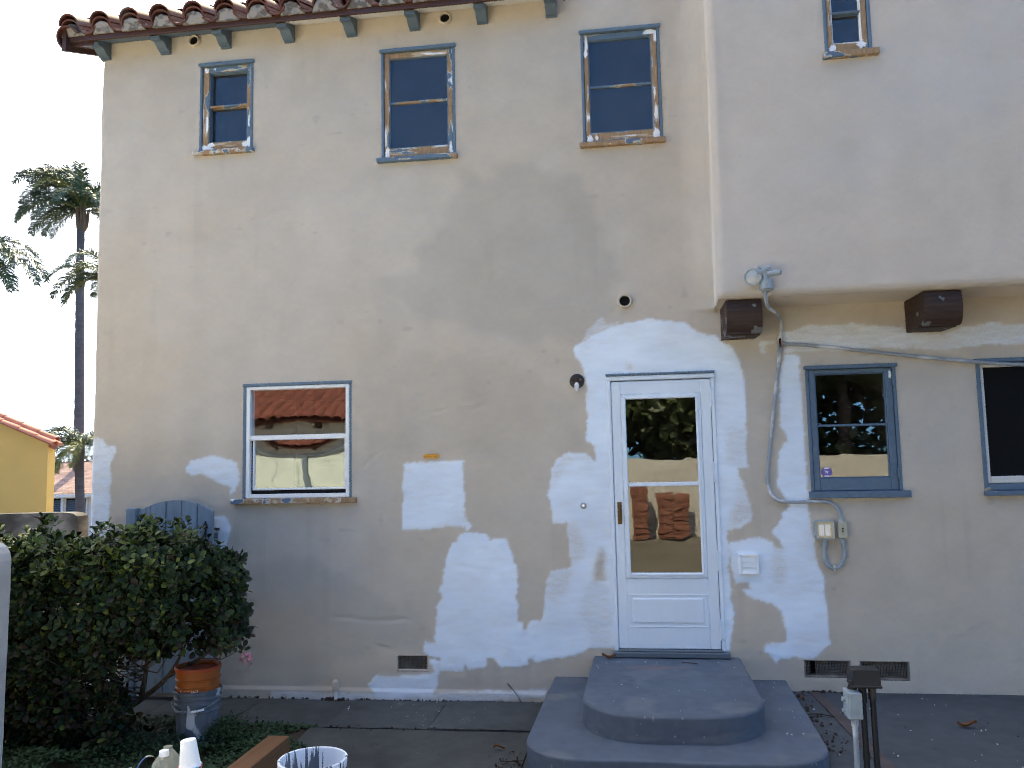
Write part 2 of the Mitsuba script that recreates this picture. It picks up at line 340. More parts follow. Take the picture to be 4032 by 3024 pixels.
YW = YW + (R - np.sqrt(np.maximum(R * R - (R - dl) ** 2, 0)))
XW = GX + 0.012 * (nfbm(np.stack([GZ * 0, GZ * 0, GZ * 1.6], -1), 3, 5) - .5) * np.clip(1 - (GX - X0) / 0.3, 0, 1)
# cove into the overhanging storey
cv = np.clip((GX - 0.44) / 0.225, 0, 1) * (GZ > ZS)
YW = np.where((GZ > ZS) & (GX <= 0.69), YW - 0.21 * (1 - np.sqrt(np.maximum(1 - cv ** 2, 0))) * np.clip((GZ - ZS) / 0.4, 0.25, 1), YW)
# ---- paint: each polygon is a brushed patch in wall metres (x, z): strength, outline
PRIMER = [
    (1.0, [(-0.417, 2.717), (-0.263, 2.813), (-0.123, 2.864), (0.003, 2.890), (0.178, 2.923), (0.313, 2.889), (0.450, 2.870), (0.441, 2.877), (0.524, 2.804), (0.680, 2.760), (0.726, 2.708), (0.796, 2.668), (0.840, 2.567), (0.876, 2.318), (0.878, 2.171), (0.857, 1.903), (0.862, 1.757), (0.791, 1.747), (0.810, 1.662), (0.843, 1.589), (0.862, 1.492), (0.878, 1.349), (0.876, 1.421), (0.867, 1.350), (0.806, 1.302), (0.693, 1.280), (0.695, 1.184), (0.703, 1.101), (0.692, 0.982), (0.702, 0.828), (0.712, 0.663), (0.680, 0.452), (0.672, 0.400), (0.613, 0.399), (-0.195, 0.402), (-0.359, 0.401), (-0.508, 0.345), (-0.768, 0.294), (-0.829, 0.324), (-0.843, 0.269), (-1.056, 0.248), (-1.092, 0.302), (-1.161, 0.320), (-1.169, 0.253), (-1.309, 0.227), (-1.333, 0.287), (-1.347, 0.214), (-1.410, 0.213), (-1.551, 0.223), (-1.524, 0.321), (-1.665, 0.350), (-1.651, 0.430), (-1.574, 0.431), (-1.586, 0.468), (-1.553, 0.578), (-1.545, 0.665), (-1.558, 0.702), (-1.505, 0.788), (-1.531, 0.826), (-1.497, 0.900), (-1.490, 0.999), (-1.462, 1.111), (-1.422, 1.205), (-1.370, 1.205), (-1.357, 1.273), (-1.279, 1.279), (-1.151, 1.265), (-1.133, 1.222), (-1.113, 1.228), (-0.999, 1.233), (-0.950, 1.134), (-0.915, 0.998), (-0.905, 0.875), (-0.919, 0.790), (-0.902, 0.716), (-0.917, 0.595), (-0.873, 0.583), (-0.868, 0.534), (-0.837, 0.535), (-0.810, 0.607), (-0.723, 0.602), (-0.700, 0.778), (-0.691, 0.887), (-0.652, 0.973), (-0.589, 0.991), (-0.490, 0.997), (-0.499, 1.107), (-0.508, 1.229), (-0.511, 1.358), (-0.618, 1.341), (-0.639, 1.490), (-0.649, 1.588), (-0.626, 1.749), (-0.580, 1.848), (-0.503, 1.891), (-0.390, 1.888), (-0.304, 1.843), (-0.281, 1.805), (-0.283, 1.929), (-0.350, 1.993), (-0.332, 2.181), (-0.341, 2.307), (-0.326, 2.395), (-0.370, 2.587), (-0.407, 2.640)]),
    (1.0, [(1.174, 2.597), (1.291, 2.574), (1.281, 2.501), (1.283, 2.317), (1.288, 2.074), (1.285, 1.893), (1.293, 1.713), (1.298, 1.593), (1.299, 1.510), (1.291, 1.464), (1.291, 1.345), (1.309, 1.250), (1.320, 1.133), (1.336, 1.015), (1.377, 0.922), (1.377, 0.829), (1.389, 0.736), (1.377, 0.620), (1.387, 0.482), (1.396, 0.453), (1.337, 0.395), (1.266, 0.349), (1.153, 0.347), (1.038, 0.340), (1.008, 0.305), (0.981, 0.345), (0.915, 0.397), (0.929, 0.455), (1.044, 0.450), (1.096, 0.456), (1.074, 0.595), (1.056, 0.688), (0.989, 0.746), (0.920, 0.758), (0.818, 0.805), (0.796, 0.840), (0.855, 0.846), (0.834, 0.887), (0.740, 0.887), (0.720, 0.958), (0.712, 1.041), (0.695, 1.184), (0.825, 1.207), (0.919, 1.224), (1.011, 1.194), (1.032, 1.146), (1.102, 1.146), (1.070, 1.205), (1.026, 1.265), (1.076, 1.336), (1.115, 1.418), (1.079, 1.394), (1.164, 1.464), (1.099, 1.561), (1.068, 1.633), (1.085, 1.741), (1.102, 1.849), (1.166, 1.956), (1.124, 2.054), (1.119, 2.200), (1.131, 2.322), (1.131, 2.432), (1.158, 2.505)]),
    (0.62, [(1.159, 2.764), (1.326, 2.807), (1.398, 2.822), (1.514, 2.798), (1.689, 2.815), (1.860, 2.789), (1.974, 2.778), (2.086, 2.737), (2.310, 2.703), (2.481, 2.756), (2.650, 2.778), (2.881, 2.750), (3.086, 2.741), (3.074, 2.588), (2.871, 2.608), (2.638, 2.611), (2.302, 2.583), (2.077, 2.604), (1.850, 2.619), (1.619, 2.610), (1.387, 2.619), (1.175, 2.603), (1.178, 2.677)]),
    (0.95, [(-1.815, 1.836), (-1.571, 1.838), (-1.322, 1.845), (-1.322, 1.397), (-1.316, 1.398), (-1.265, 1.329), (-1.311, 1.292), (-1.323, 1.329), (-1.577, 1.315), (-1.826, 1.305)]),
    (0.9, [(-3.675, 1.821), (-3.648, 1.887), (-3.548, 1.912), (-3.449, 1.936), (-3.335, 1.900), (-3.221, 1.865), (-3.206, 1.706), (-3.247, 1.628), (-3.296, 1.603), (-3.275, 1.668), (-3.403, 1.710), (-3.503, 1.764), (-3.632, 1.780)]),
    (0.72, [(-4.586, 2.029), (-4.550, 2.069), (-4.499, 2.109), (-4.440, 2.101), (-4.408, 2.038), (-4.312, 2.029), (-4.324, 1.942), (-4.360, 1.888), (-4.355, 1.726), (-4.361, 1.406), (-4.340, 1.166), (-4.325, 0.639), (-4.274, 0.379), (-4.205, -0.057), (-4.550, -0.064)]),
    (0.85, [(-3.427, 1.435), (-3.328, 1.427), (-3.278, 1.342), (-3.291, 1.264), (-3.325, 1.173), (-3.345, 1.095), (-3.423, 1.147)]),
    (0.92, [(-2.116, 0.105), (-2.043, 0.186), (-1.978, 0.168), (-1.874, 0.176), (-1.615, 0.186), (-1.577, 0.211), (-1.627, 0.308), (-1.537, 0.303), (-1.552, 0.090), (-1.591, 0.053), (-1.566, 0.023), (-1.901, -0.002), (-2.083, 0.013), (-2.044, 0.045), (-2.096, 0.068)]),
    (0.55, [(0.990, 2.710), (1.144, 2.697), (1.036, 2.670), (1.020, 2.584), (1.004, 2.634)]),
    (0.45, [(-0.366, 2.740), (-0.313, 2.840), (-0.209, 2.945), (-0.147, 2.884), (-0.071, 2.906), (-0.061, 2.855), (-0.264, 2.787)]),
    (0.5, [(-2.908, 0.042), (-2.346, 0.039), (-1.515, 0.048), (-0.698, 0.104), (-0.700, 0.033), (-1.515, -0.013), (-2.346, -0.035), (-2.908, -0.051)]),
    (-0.97, [(-0.238, 1.166), (-0.216, 1.105), (-0.228, 0.899), (-0.320, 0.887), (-0.316, 1.021), (-0.252, 1.130)]),
    (-0.8, [(-0.034, 2.524), (0.005, 2.573), (0.040, 2.519)]),
    (-0.35, [(-0.382, 0.875), (-0.198, 0.875), (-0.201, 0.420), (-0.334, 0.419), (-0.425, 0.658)]),
    (-0.5, [(-0.505, 1.352), (-0.430, 1.351), (-0.363, 1.106), (-0.490, 0.997), (-0.512, 1.107)]),
    (-0.45, [(-0.689, 0.985), (-0.478, 0.985), (-0.519, 0.827), (-0.621, 0.729), (-0.700, 0.778)]),
    (-0.4, [(-0.541, 1.891), (-0.390, 1.888), (-0.292, 1.842), (-0.293, 1.805), (-0.430, 1.820), (-0.544, 1.760), (-0.572, 1.661), (-0.629, 1.637), (-0.620, 1.762)]),
    (-0.4, [(0.709, 2.053), (0.864, 2.049), (0.857, 1.769), (0.709, 1.785)]),
    (-0.45, [(1.031, 1.134), (1.102, 1.146), (1.108, 0.922), (1.042, 0.875), (1.010, 0.934)]),
    (-0.35, [(0.814, 1.746), (0.897, 1.744), (0.878, 1.349), (0.714, 1.351)]),
    (-0.45, [(0.686, 1.268), (0.880, 1.373), (0.884, 1.469), (0.743, 1.471)]),
]
TONE = [
    (0.75, [(-1.301, 4.149), (-1.193, 4.182), (-1.060, 4.132), (-0.953, 4.206), (-0.728, 4.210), (-0.534, 4.142), (-0.379, 4.111), (-0.317, 4.027), (-0.234, 3.784), (-0.164, 3.583), (-0.045, 3.343), (-0.056, 3.382), (-0.034, 3.277), (-0.113, 3.191), (-0.130, 3.024), (-0.185, 2.886), (-0.365, 2.791), (-0.761, 2.756), (-1.083, 2.874), (-1.477, 2.970), (-1.771, 3.076), (-2.028, 3.289), (-1.714, 3.406), (-1.659, 3.537), (-1.699, 3.513), (-1.467, 3.768), (-1.384, 3.965)]),
    (0.35, [(-2.027, 3.316), (-1.769, 3.302), (-1.772, 2.983), (-1.882, 2.697), (-2.030, 2.729)]),
    (0.4, [(-2.221, 2.710), (-1.587, 2.738), (-0.830, 2.579), (-0.454, 2.311), (-0.390, 1.907), (-0.654, 1.888), (-1.492, 1.855), (-2.155, 1.999)]),
    (0.9, [(-3.323, 1.030), (-2.635, 1.092), (-2.215, 0.900), (-2.027, 0.775), (-1.636, 0.652), (-1.587, 0.455), (-1.925, 0.366), (-2.293, 0.275), (-2.766, 0.207), (-3.285, 0.262)]),  # older grey paint, made darker to paint shade low on the wall
    (0.35, [(0.762, 4.672), (0.984, 4.653), (0.892, 4.268), (0.782, 4.276)]),
]
def mask_of(polys, gx_, gz_, warp, sigma):
    pos = np.zeros(gx_.shape)
    neg = np.ones(gx_.shape)
    n = np.stack([gx_, gx_ * 0, gz_], -1)
    wx = warp * ((nfbm(n * 9, 3, 31) - .5) * 1.6 + (nnoise(n * [30, 1, 75], 33) - .5) * 0.6)
    wz = warp * ((nfbm(n * 9, 3, 41) - .5) * 1.6 + (nnoise(n * [75, 1, 30], 43) - .5) * 0.5)
    for s, pts in polys:
        poly = Polygon(pts).buffer(0)
        a, b, c, d = poly.bounds
        sel = (gx_ > a - .15) & (gx_ < c + .15) & (gz_ > b - .15) & (gz_ < d + .15)
        m = np.zeros(gx_.shape)
        m[sel] = shapely.contains_xy(poly, (gx_ + wx)[sel], (gz_ + wz)[sel])
        m = gaussian_filter(m, sigma)
        if s > 0: pos = np.maximum(pos, s * m)
        else: neg = neg * (1 + (s if s < -.7 else .75 * s) * gaussian_filter(m, 1.5))
    return np.clip(pos * neg, 0, 1)
cover = mask_of(PRIMER, XW, GZ, 0.019, 0.55)
# the paint is thin here and there
nn = np.stack([GX, GX * 0, GZ], -1)
cover *= 1 - 0.10 * np.clip((nfbm(nn * 2.3, 3, 61) - 0.5) * 5, 0, 1) - 0.10 * np.clip((nfbm(nn * [6, 1, 12], 3, 66) - 0.55) * 6, 0, 1)
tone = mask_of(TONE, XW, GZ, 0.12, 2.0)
YW = YW - (0.0030 + 0.004 * (nfbm(nn * [14, 1, 40], 3, 71) - .5)) * cover
W = grid_mesh(np.stack([XW, YW, GZ], -1), keep)
W.invert()
W.remove_unreferenced_vertices if False else None
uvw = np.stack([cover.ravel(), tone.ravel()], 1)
usedv = np.unique(W.faces)
re = np.full(len(W.vertices), -1); re[usedv] = np.arange(len(usedv))
W = trimesh.Trimesh(W.vertices[usedv], re[W.faces], process=False)
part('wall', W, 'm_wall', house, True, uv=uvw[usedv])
# side, back, roof and inner floors, which close the house
YB = 8.0
shell = [cbox(X0 - 0.0, X0 + 0.15, 0.037, YB, -0.15, 5.72, .002), cbox(X0, 8.0, YB, YB + 0.2, -0.15, ZT, .002), cbox(XR - 0.004, 8.0, 0.0, 0.2, -0.15, ZT, .002),
         cbox(7.8, 8.0, 0.2, YB, -0.15, ZT, .002), cbox(-0.45, 8.0, 0.04, YB, ZT - 0.1, ZT + 0.1, .002), cbox(-0.45, -0.3, 0.05, YB, 5.6, ZT - 0.1, .002)]
part('side_wall', cat_(shell), 'm_stucco', house)
inner = [cbox(X0 + .15, 7.8, 0.12, YB, 0.28, 0.34, .002), cbox(X0 + .15, 7.8, 0.12, YB, 2.70, 2.80, .002), cbox(-1.0, -0.9, 0.12, YB, .34, 5.9, .002), cbox(0.95, 1.05, 0.12, YB, .34, 5.9, .002),
         cbox(2.2, 2.3, 0.12, YB, .34, 2.9, .002), cbox(X0 + .15, 7.8, 4.0, 4.1, .34, 5.9, .002), cbox(X0 + .15, 7.8, 0.12, YB, 5.68, 5.72, .002)]
part('interior', cat_(inner), 'm_interior', house)
# overhanging upper storey on the right
PO, RS = 0.48, 0.06
def corner_x(z): return 0.642 + 0.009 * (z - ZS)
zs = np.concatenate([ZS + 0.055 * (1 - np.cos(np.linspace(0, math.pi / 2, 7))), np.arange(ZS + 0.07, 5.75, 0.016), [6.3, ZT]])
ang = np.linspace(0, math.pi / 2, 9)
nret = 22
fx = lines(0.0, 2.75, 0.016, [])
rows = []
for z in zs:
    x0 = corner_x(z)
    ret = [(x0 + 0.018 * (1 - t) ** 2, -0.12 - (PO - RS - 0.12) * t, 1, 0) for t in np.linspace(0, 1, nret)]
    arc = [(x0 + RS - RS * math.cos(a), -PO + RS - RS * math.sin(a), math.cos(a), math.sin(a)) for a in ang[1:]]
    front = [(x0 + RS + f, -PO, 0, 1) for f in fx[1:]]
    q = np.array(ret + arc + front)
    d = min(z - ZS, 0.055); ins = 0.055 - math.sqrt(max(0.055 ** 2 - (0.055 - d) ** 2, 0))
    q[:, 0] += q[:, 2] * ins * 0.35; q[:, 1] += q[:, 3] * ins
    rows.append(np.column_stack([q[:, 0], q[:, 1], np.full(len(q), z), q[:, 2], q[:, 3]]))
O = np.array(rows)
dn = relief(O[..., :3]) * 1.5
w = WIN['w4'][0]
OX, OZ = O[..., 0].copy(), O[..., 2].copy()
front_zone = O[..., 4] > 0.99
for i, (lo, hi) in enumerate(((w[0], w[1]), (w[2], 9))):  # snap the grid to the window opening
    A = OX if i == 0 else OZ
    for v in (lo, hi):
        if v > 8: continue
        if i == 0:
            for r in range(A.shape[0]):
                j = np.argmin(np.abs(A[r])); j = np.argmin(np.where(front_zone[r], np.abs(A[r] - v), 9)); A[r, j] = v
        else:
            r = np.argmin(np.abs(zs - v)); A[r] = v
qx = np.maximum(np.maximum(w[0] - OX, OX - w[1]), w[2] - OZ)
dn *= np.clip(qx / 0.03, 0.05, 1)
Pm = np.stack([OX - O[..., 3] * dn, O[..., 1] - O[..., 4] * dn - 0.006 * front_zone * (nfbm(np.stack([OX, OX * 0, OZ], -1) * 2, 2, 9) - .5), OZ], -1)
ccx, ccz = (OX[:-1, :-1] + OX[1:, 1:]) / 2, (OZ[:-1, :-1] + OZ[1:, 1:]) / 2
kp = ~((ccx > w[0]) & (ccx < w[1]) & (ccz > w[2]) & front_zone[:-1, :-1])
OM = grid_mesh(Pm, kp); OM.invert()
# grey tone in random patches and in a strip down the corner
ton = 0.15 * np.clip(nfbm(Pm * 1.4, 3, 91) * 2 - .7, 0, 1) + 0.5 * np.exp(-((OX - .73) / .035) ** 2 - ((OZ - 4.3) / .5) ** 2)
if OM.face_normals[len(OM.faces) // 2][1] > 0: OM.invert()
part('upper_storey', OM, 'm_wall_skylit', house, True, uv=np.stack([ton.ravel() * 0, ton.ravel()], 1))
sg = np.stack(np.meshgrid(np.concatenate([[0.664], np.arange(0.68, 3.5, 0.02)]), np.linspace(-PO + 0.054, 0.02, 22), indexing='ij'), -1)
sp = np.concatenate([sg, np.full(sg.shape[:2] + (1,), ZS)], -1)
sp[..., 2] += 0.008 * (nfbm(sp * 5, 3, 14) - 0.5) * np.clip((sp[..., 1] + PO - .054) / .05, 0, 1)
SM = grid_mesh(sp)
if SM.face_normals[0][2] > 0: SM.invert()
part('overhang_soffit', SM, 'm_stucco', house, True)
# end wall of the overhang (outside the picture)
part('side_wall', cbox(3.38, 3.45, -PO + .01, 0.1, ZS, ZT, .002), 'm_stucco', house)

# ---------------------------------------------------------------- windows
def wavy_pane(x0, x1, y, z0, z1, bow=0.0, wav=0.00012, seed=0, n=28):
    u, v = np.meshgrid(np.linspace(0, 1, n), np.linspace(0, 1, n), indexing='ij')
    X, Z = x0 + (x1 - x0) * u, z0 + (z1 - z0) * v
    Yv = y + bow * (1 - (2 * u - 1) ** 2) * (1 - (2 * v - 1) ** 2) + wav * (nfbm(np.stack([X * 7, X * 0 + seed, Z * 11], -1), 2, seed) - .5)
    m = grid_mesh(np.stack([X, Yv, Z], -1)); m.invert()
    if m.face_normals[0][1] > 0: m.invert()
    return m
def member(x0, x1, y0, y1, z0, z1): return cbox(x0, x1, y0, y1, z0, z1, 0.004)
def old_window(w, mats, label, fillers=(), seed=0, cw=0.022, hinge_right=False, bow=0.0008, glass='m_glass', pd=.030):
    (x0, x1, z0, z1), (a, b, c, d), mun, (s0, s1, t0, t1), y = w
    casing = cat_([member(x0, x0 + cw, y - .010, y + .10, z0, z1 - .028), member(x1 - cw, x1, y - .010, y + .10, z0, z1 - .028), member(x0 - .010, x1 + .010, y - .026, y + .10, z1 - .028, z1)])
    k = part('window', casing, mats.get('casing', 'm_blue_trim'), house, 20, label)
    e = 0.0025
    xa, xb, za, zb = x0 + cw + e, x1 - cw - e, z0 + e, z1 - .028 - e
    part('sash_stile', member(xa, a, y + .004, y + .020 + pd, za, zb), mats['l'] + ('_v' if mats['l'] + '_v' in scene else ''), k, 20)
    part('sash_stile', member(b, xb, y + .004, y + .020 + pd, za, zb), mats['r'] + ('_v' if mats['r'] + '_v' in scene else ''), k, 20)
    part('sash_rail', member(a, b, y + .006, y + .019 + pd, d, zb), mats['t'], k, 20)
    part('sash_rail', member(a, b, y + .006, y + .019 + pd, za, c), mats['b'], k, 20)
    bead = 0.007
    part('putty_bead', cat_([member(a, a + bead, y + .012, y + .010 + pd, c, d), member(b - bead, b, y + .012, y + .010 + pd, c, d), member(a + bead, b - bead, y + .012, y + .010 + pd, d - bead, d), member(a + bead, b - bead, y + .012, y + .010 + pd, c, c + bead)]),
         mats.get('bead', 'm_sash_mix'), k)
    spans = [(c, d)] if mun is None else [(c, mun - .008), (mun + .008, d)]
    if mun is not None: part('muntin', member(a, b, y + .012, y + .012 + pd, mun - .009, mun + .009), mats.get('m', 'm_sash_mix'), k, 20)
    for i, (p, q) in enumerate(spans): part('pane', wavy_pane(a - .003, b + .003, y + pd, p - .003, q + .003, bow, seed=seed * 7 + i), glass, k, True)
    part('sill', cat_([member(s0, s1, y - .048, y + .012, t0, t1), member(x0 + .01, x1 - .01, y + .012, y + .11, t0 + .004, t1 + .004)]), mats['sill'], k, 20)
    for i, (fx_, fz_, rx, rz) in enumerate(fillers):
        part('filler_patch', prism_y(blob(fx_, fz_, rx, rz, seed * 31 + i).intersection(shapely.box(xa + .001, za + .001, xb - .001, zb - .001)).difference(shapely.box(a, c, b, d)).buffer(0).simplify(.0005) if True else None, y + .0018, y + .0055), 'm_filler', k)
    if hinge_right:
        for hz in (z1 - .12, z0 + .13): part('hinge', cat_([cyl((x1 - cw - .002, y - .012, hz - .045), (x1 - cw - .002, y - .012, hz + .045), .007, 10), member(x1 - cw, x1 - .004, y - .0135, y - .0105, hz - .04, hz + .04)]), 'm_blue_clean', k)
    return k
def safe_prism(poly, y0, y1):
    return cat_([prism_y(g, y0, y1) for g in getattr(poly, 'geoms', [poly]) if g.area > 1e-6])
_prism_y = prism_y
def prism_y(poly, y0, y1):
    if hasattr(poly, 'geoms'): return cat_([_prism_y(g, y0, y1) for g in poly.geoms if g.area > 1e-6])
    return _prism_y(poly, y0, y1)
w = WIN['w1'][0]
old_window(WIN['w1'], dict(l='m_sash_bare', r='m_sash_blue', t='m_sash_blue', b='m_sash_bare', sill='m_sash_mix', bead='m_blue_trim', m='m_sash_mix'), 'small upper window at the left with blue and half stripped sash',
           [(-3.545, 4.572, .05, .030), (-3.50, 4.60, .03, .016), (-3.155, 4.60, .028, .05), (-3.19, 4.585, .025, .022), (-3.55, 5.27, .02, .022), (-3.475, 5.281, .011, .010)], 1, pd=.062)
old_window(WIN['w2'], dict(l='m_sash_bare', r='m_sash_mix', t='m_sash_bare', b='m_sash_bare', sill='m_sash_blue', bead='m_blue_trim'), 'middle upper window with mostly stripped sash and blue sill',
           [(-1.935, 4.385, .018, .05), (-1.922, 4.43, .010, .03), (-1.39, 4.42, .012, .05), (-1.375, 4.39, .008, .012)], 2)
old_window(WIN['w3'], dict(l='m_sash_bare', r='m_sash_bare', t='m_sash_blue', b='m_sash_bare', sill='m_sill_bare', bead='m_blue_trim'), 'right upper window with stripped sash and white filled corners',
           [(-.245, 4.40, .020, .035), (-.19, 4.405, .012, .02), (.285, 4.41, .028, .042), (.285, 4.58, .012, .07), (.28, 4.75, .008, .06), (.255, 5.262, .05, .024), (.30, 5.22, .014, .05), (-.262, 5.12, .014, .03), (-.255, 5.19, .010, .06)], 3)
old_window(WIN['w4'], dict(l='m_sash_bare', r='m_sash_bare', t='m_sash_bare', b='m_sash_bare', sill='m_sill_bare', bead='m_filler', m='m_corbel'), 'narrow stripped window on the overhanging upper storey',
           [(1.535, 4.745, .022, .035), (1.737, 4.765, .032, .030)], 4, pd=.060)
old_window(WIN['rw'], dict(l='m_blue_clean', r='m_blue_clean', t='m_blue_clean', b='m_blue_clean', sill='m_blue_clean', bead='m_blue_clean', m='m_blue_clean', casing='m_blue_clean'), 'blue ground floor casement with a round sticker',
           [(1.925, 2.42, .010, .028)], 5, hinge_right=True, bow=0.0, glass='m_glass_old')
# rightmost window: the casement stands open, dark behind a pale frame
x0, x1, z0, z1 = WIN['rr'][0]
k = part('window', cat_([member(x0, x0 + .028, -.010, .10, z0, z1 - .03), member(x1 - .028, x1, -.010, .10, z0, z1 - .03), member(x0 - .01, x1 + .01, -.026, .10, z1 - .03, z1)]), 'm_blue_clean', house, 20, 'blue framed window opening with dark interior at the right edge')
part('inner_frame', cat_([member(x0 + .030, x0 + .056, .012, .05, z0 + .055, z1 - .033), member(x1 - .056, x1 - .03, .012, .05, z0 + .055, z1 - .033), member(x0 + .056, x1 - .056, .012, .05, z1 - .062, z1 - .033), member(x0 + .056, x1 - .056, .012, .05, z0 + .055, z0 + .105)]), 'm_soffit_pale', k, 20)
part('sash_rail', member(x0 + .03, x1 - .03, .006, .06, z0 + .003, z0 + .052), 'm_blue_clean', k, 20)
part('sill', member(2.52, 3.14, -.05, .11, 1.511, 1.546), 'm_blue_clean', k, 20)
part('dark_screen', wavy_pane(x0 + .056, x1 - .056, .032, z0 + .1, z1 - .06, 0, 0.0), 'm_black', k)  # solid black screen; the dark of the room is put into its colour
# white replacement window in an old blue frame
x0, x1, z0, z1 = WIN['lw'][0]
k = part('window', cat_([member(x0, x0 + .026, -.006, .10, z0, z1 - .024), member(x1 - .018, x1, -.006, .10, z0, z1 - .024), member(x0 - .004, x1 + .004, -.012, .10, z1 - .024, z1)]), 'm_blue_trim', house, 20, 'white vinyl sash window in a worn blue frame')
xa, xb = x0 + .028, x1 - .020
part('outer_frame', cat_([member(xa, xa + .034, -.004, .09, z0 + .002, z1 - .026), member(xb - .030, xb, -.004, .09, z0 + .002, z1 - .026), member(xa + .034, xb - .030, -.004, .09, z1 - .052, z1 - .026), member(xa + .034, xb - .03, -.004, .09, z0 + .002, z0 + .036)]), 'm_vinyl', k, 20)
part('meeting_rail', cat_([member(xa + .036, xb - .032, .006, .05, 2.052, 2.086), member(xa + .034, xb - .03, .000, .02, 2.046, 2.053)]), 'm_vinyl', k, 20)
part('lower_sash', cat_([member(xa + .046, xa + .062, .026, .06, 1.636, 2.050), member(xb - .052, xb - .036, .026, .06, 1.636, 2.050), member(xa + .062, xb - .052, .026, .06, 1.636, 1.652)]), 'm_vinyl', k, 20)
part('gasket', cat_([member(xa + .036, xb - .032, .03, .07, z0 + .038, 1.634), member(xa + .0355, xa + .0455, .03, .07, 1.636, 2.048)]), 'm_black', k)
part('pane', wavy_pane(xa + .034, xb - .030, .030, 2.084, z1 - .050, -0.0006, 0.0002, 3, 40), 'm_glass_lowe', k, True)
part('pane', wavy_pane(xa + .060, xb - .050, .040, 1.650, 2.052, -0.0035, 0.0002, 5, 40), 'm_glass_lowe', k, True)
part('sill', member(-3.26, -2.2, -.05, .012, 1.527, 1.569), 'm_sill_bare', k, 20)

# ---------------------------------------------------------------- storm door
dx0, dx1, dz0, dz1 = DOOR
DS = (-.1415, .612, .405, 2.430)
door = part('door', cat_([member(DS[0], -.072, -.012, .025, DS[2], DS[3]), member(.536, DS[1], -.012, .025, DS[2], DS[3]), member(-.072, .536, -.012, .025, 2.327, DS[3]), member(-.072, .536, -.012, .025, DS[2], .926)]), 'm_door', house, 20, 'white storm door with two glass panes and a raised bottom panel')
part('door_frame', cat_([member(dx0, -.145, -.022, .09, dz0, dz1 - .034), member(.617, dx1, -.016, .09, dz0, dz1 - .034), member(dx0 - .004, dx1 + .004, -.024, .09, dz1 - .034, dz1)]), 'm_door', door, 20)
part('drip_cap', member(dx0 - .012, dx1 + .004, -.034, .06, dz1 + .002, dz1 + .019), 'm_blue_trim', door, 20)
part('glass_trim', cat_([member(-.071, -.034, -.020, .02, .927, 2.326), member(.497, .535, -.020, .02, .927, 2.326), member(-.034, .497, -.020, .02, 2.290, 2.326), member(-.034, .497, -.020, .02, .927, .966)]), 'm_door', door, 20)
part('glass_trim', cat_([member(-.052, -.036, -.026, -.019, .945, 2.308), member(.499, .516, -.026, -.019, .945, 2.308), member(-.036, .499, -.026, -.019, 2.292, 2.308), member(-.036, .499, -.026, -.019, .945, .962)]), 'm_door', door, 20)
part('mid_rail', member(-.034, .497, -.018, .02, 1.618, 1.648), 'm_door', door, 20)
part('pane', wavy_pane(-.036, .499, .004, 1.646, 2.292, 0.0004, 0.0003, 11, 36), 'm_glass_old', door, True)
part('pane', wavy_pane(-.036, .499, .000, .964, 1.620, -0.0003, 0.0003, 17, 36), 'm_glass_old', door, True)
part('bottom_panel', cat_([member(-.061, .531, -.016, .0, .798, .810), member(-.061, .531, -.016, .0, .562, .574), member(-.061, -.049, -.016, .0, .574, .798), member(.519, .531, -.016, .0, .574, .798), cbox(-.030, .500, -.020, .0, .593, .779, .008)]), 'm_door', door, 20)
part('handle', cat_([cbox(-.122, -.088, -.017, -.011, 1.335, 1.502, .004), cbox(-.112, -.098, -.050, -.040, 1.36, 1.47, .005), cyl((-.105, -.045, 1.372), (-.105, -.012, 1.372), .006, 10), cyl((-.105, -.045, 1.458), (-.105, -.012, 1.458), .006, 10)]), 'm_brass', door, 30)
for hz in (2.30, 1.72, 1.06, .55):
    part('hinge', cat_([cyl((.6145, -.024, hz - .075), (.6145, -.024, hz + .075), .0065, 10), member(.618, .640, -.026, -.0165, hz - .07, hz + .07)]), 'm_door', door)
part('threshold', cat_([member(-.19, .672, -.075, .10, .352, .388), member(-.15, .63, -.05, .1, .3885, .401)]), 'm_step_trim', door, 20)

# ---------------------------------------------------------------- eave: corbels, soffit, gutter, tiles
YE = -0.19
for i in range(8):
    xr = [-4.457, -3.885, -3.323, -2.744, -2.189, -1.639, -1.061, -.487][i]
    prof = [(.02, 5.618), (.02, 5.452), (-.022, 5.452), (-.022, 5.462), (-.045, 5.464), (-.075, 5.478), (-.105, 5.500), (-.122, 5.510), (-.150, 5.508), (-.150, 5.500), (-.187, 5.500), (-.187, 5.531)]
    part('corbel', prism_x(prof, xr - .088, xr), 'm_corbel', house)
edges_x = [-4.70] + [-4.457, -3.885, -3.323, -2.744, -2.189, -1.639, -1.061, -.45]
for i in range(8):
    a, b = edges_x[i] + .001, edges_x[i + 1] - (.089 if i < 7 else 0.125)
    part('soffit_board', prism_x([(.03, 5.618), (.03, 5.640), (-.20, 5.548), (-.20, 5.528)], a, b), 'm_soffit_pale' if i > 3 else 'm_corbel', house)
SL = 0.41
def roof_z(y): return 5.575 + SL * (y + .30)
RXL, RXR = -4.76, -.455
roof = part('roof', cat_([prism_x([(-.20, roof_z(-.20) - .045), (4.0, roof_z(4.0) - .045), (8.2, roof_z(-.2) - .045), (8.2, roof_z(-.2) - .02), (4.0, roof_z(4.0) - .015), (-.20, roof_z(-.20) - .02)], RXL + .10, RXR)]), 'm_brown', house)
part('gutter', cbox(-4.72, -.47, -.226, -.201, 5.527, 5.592, .003), 'm_brown', house)
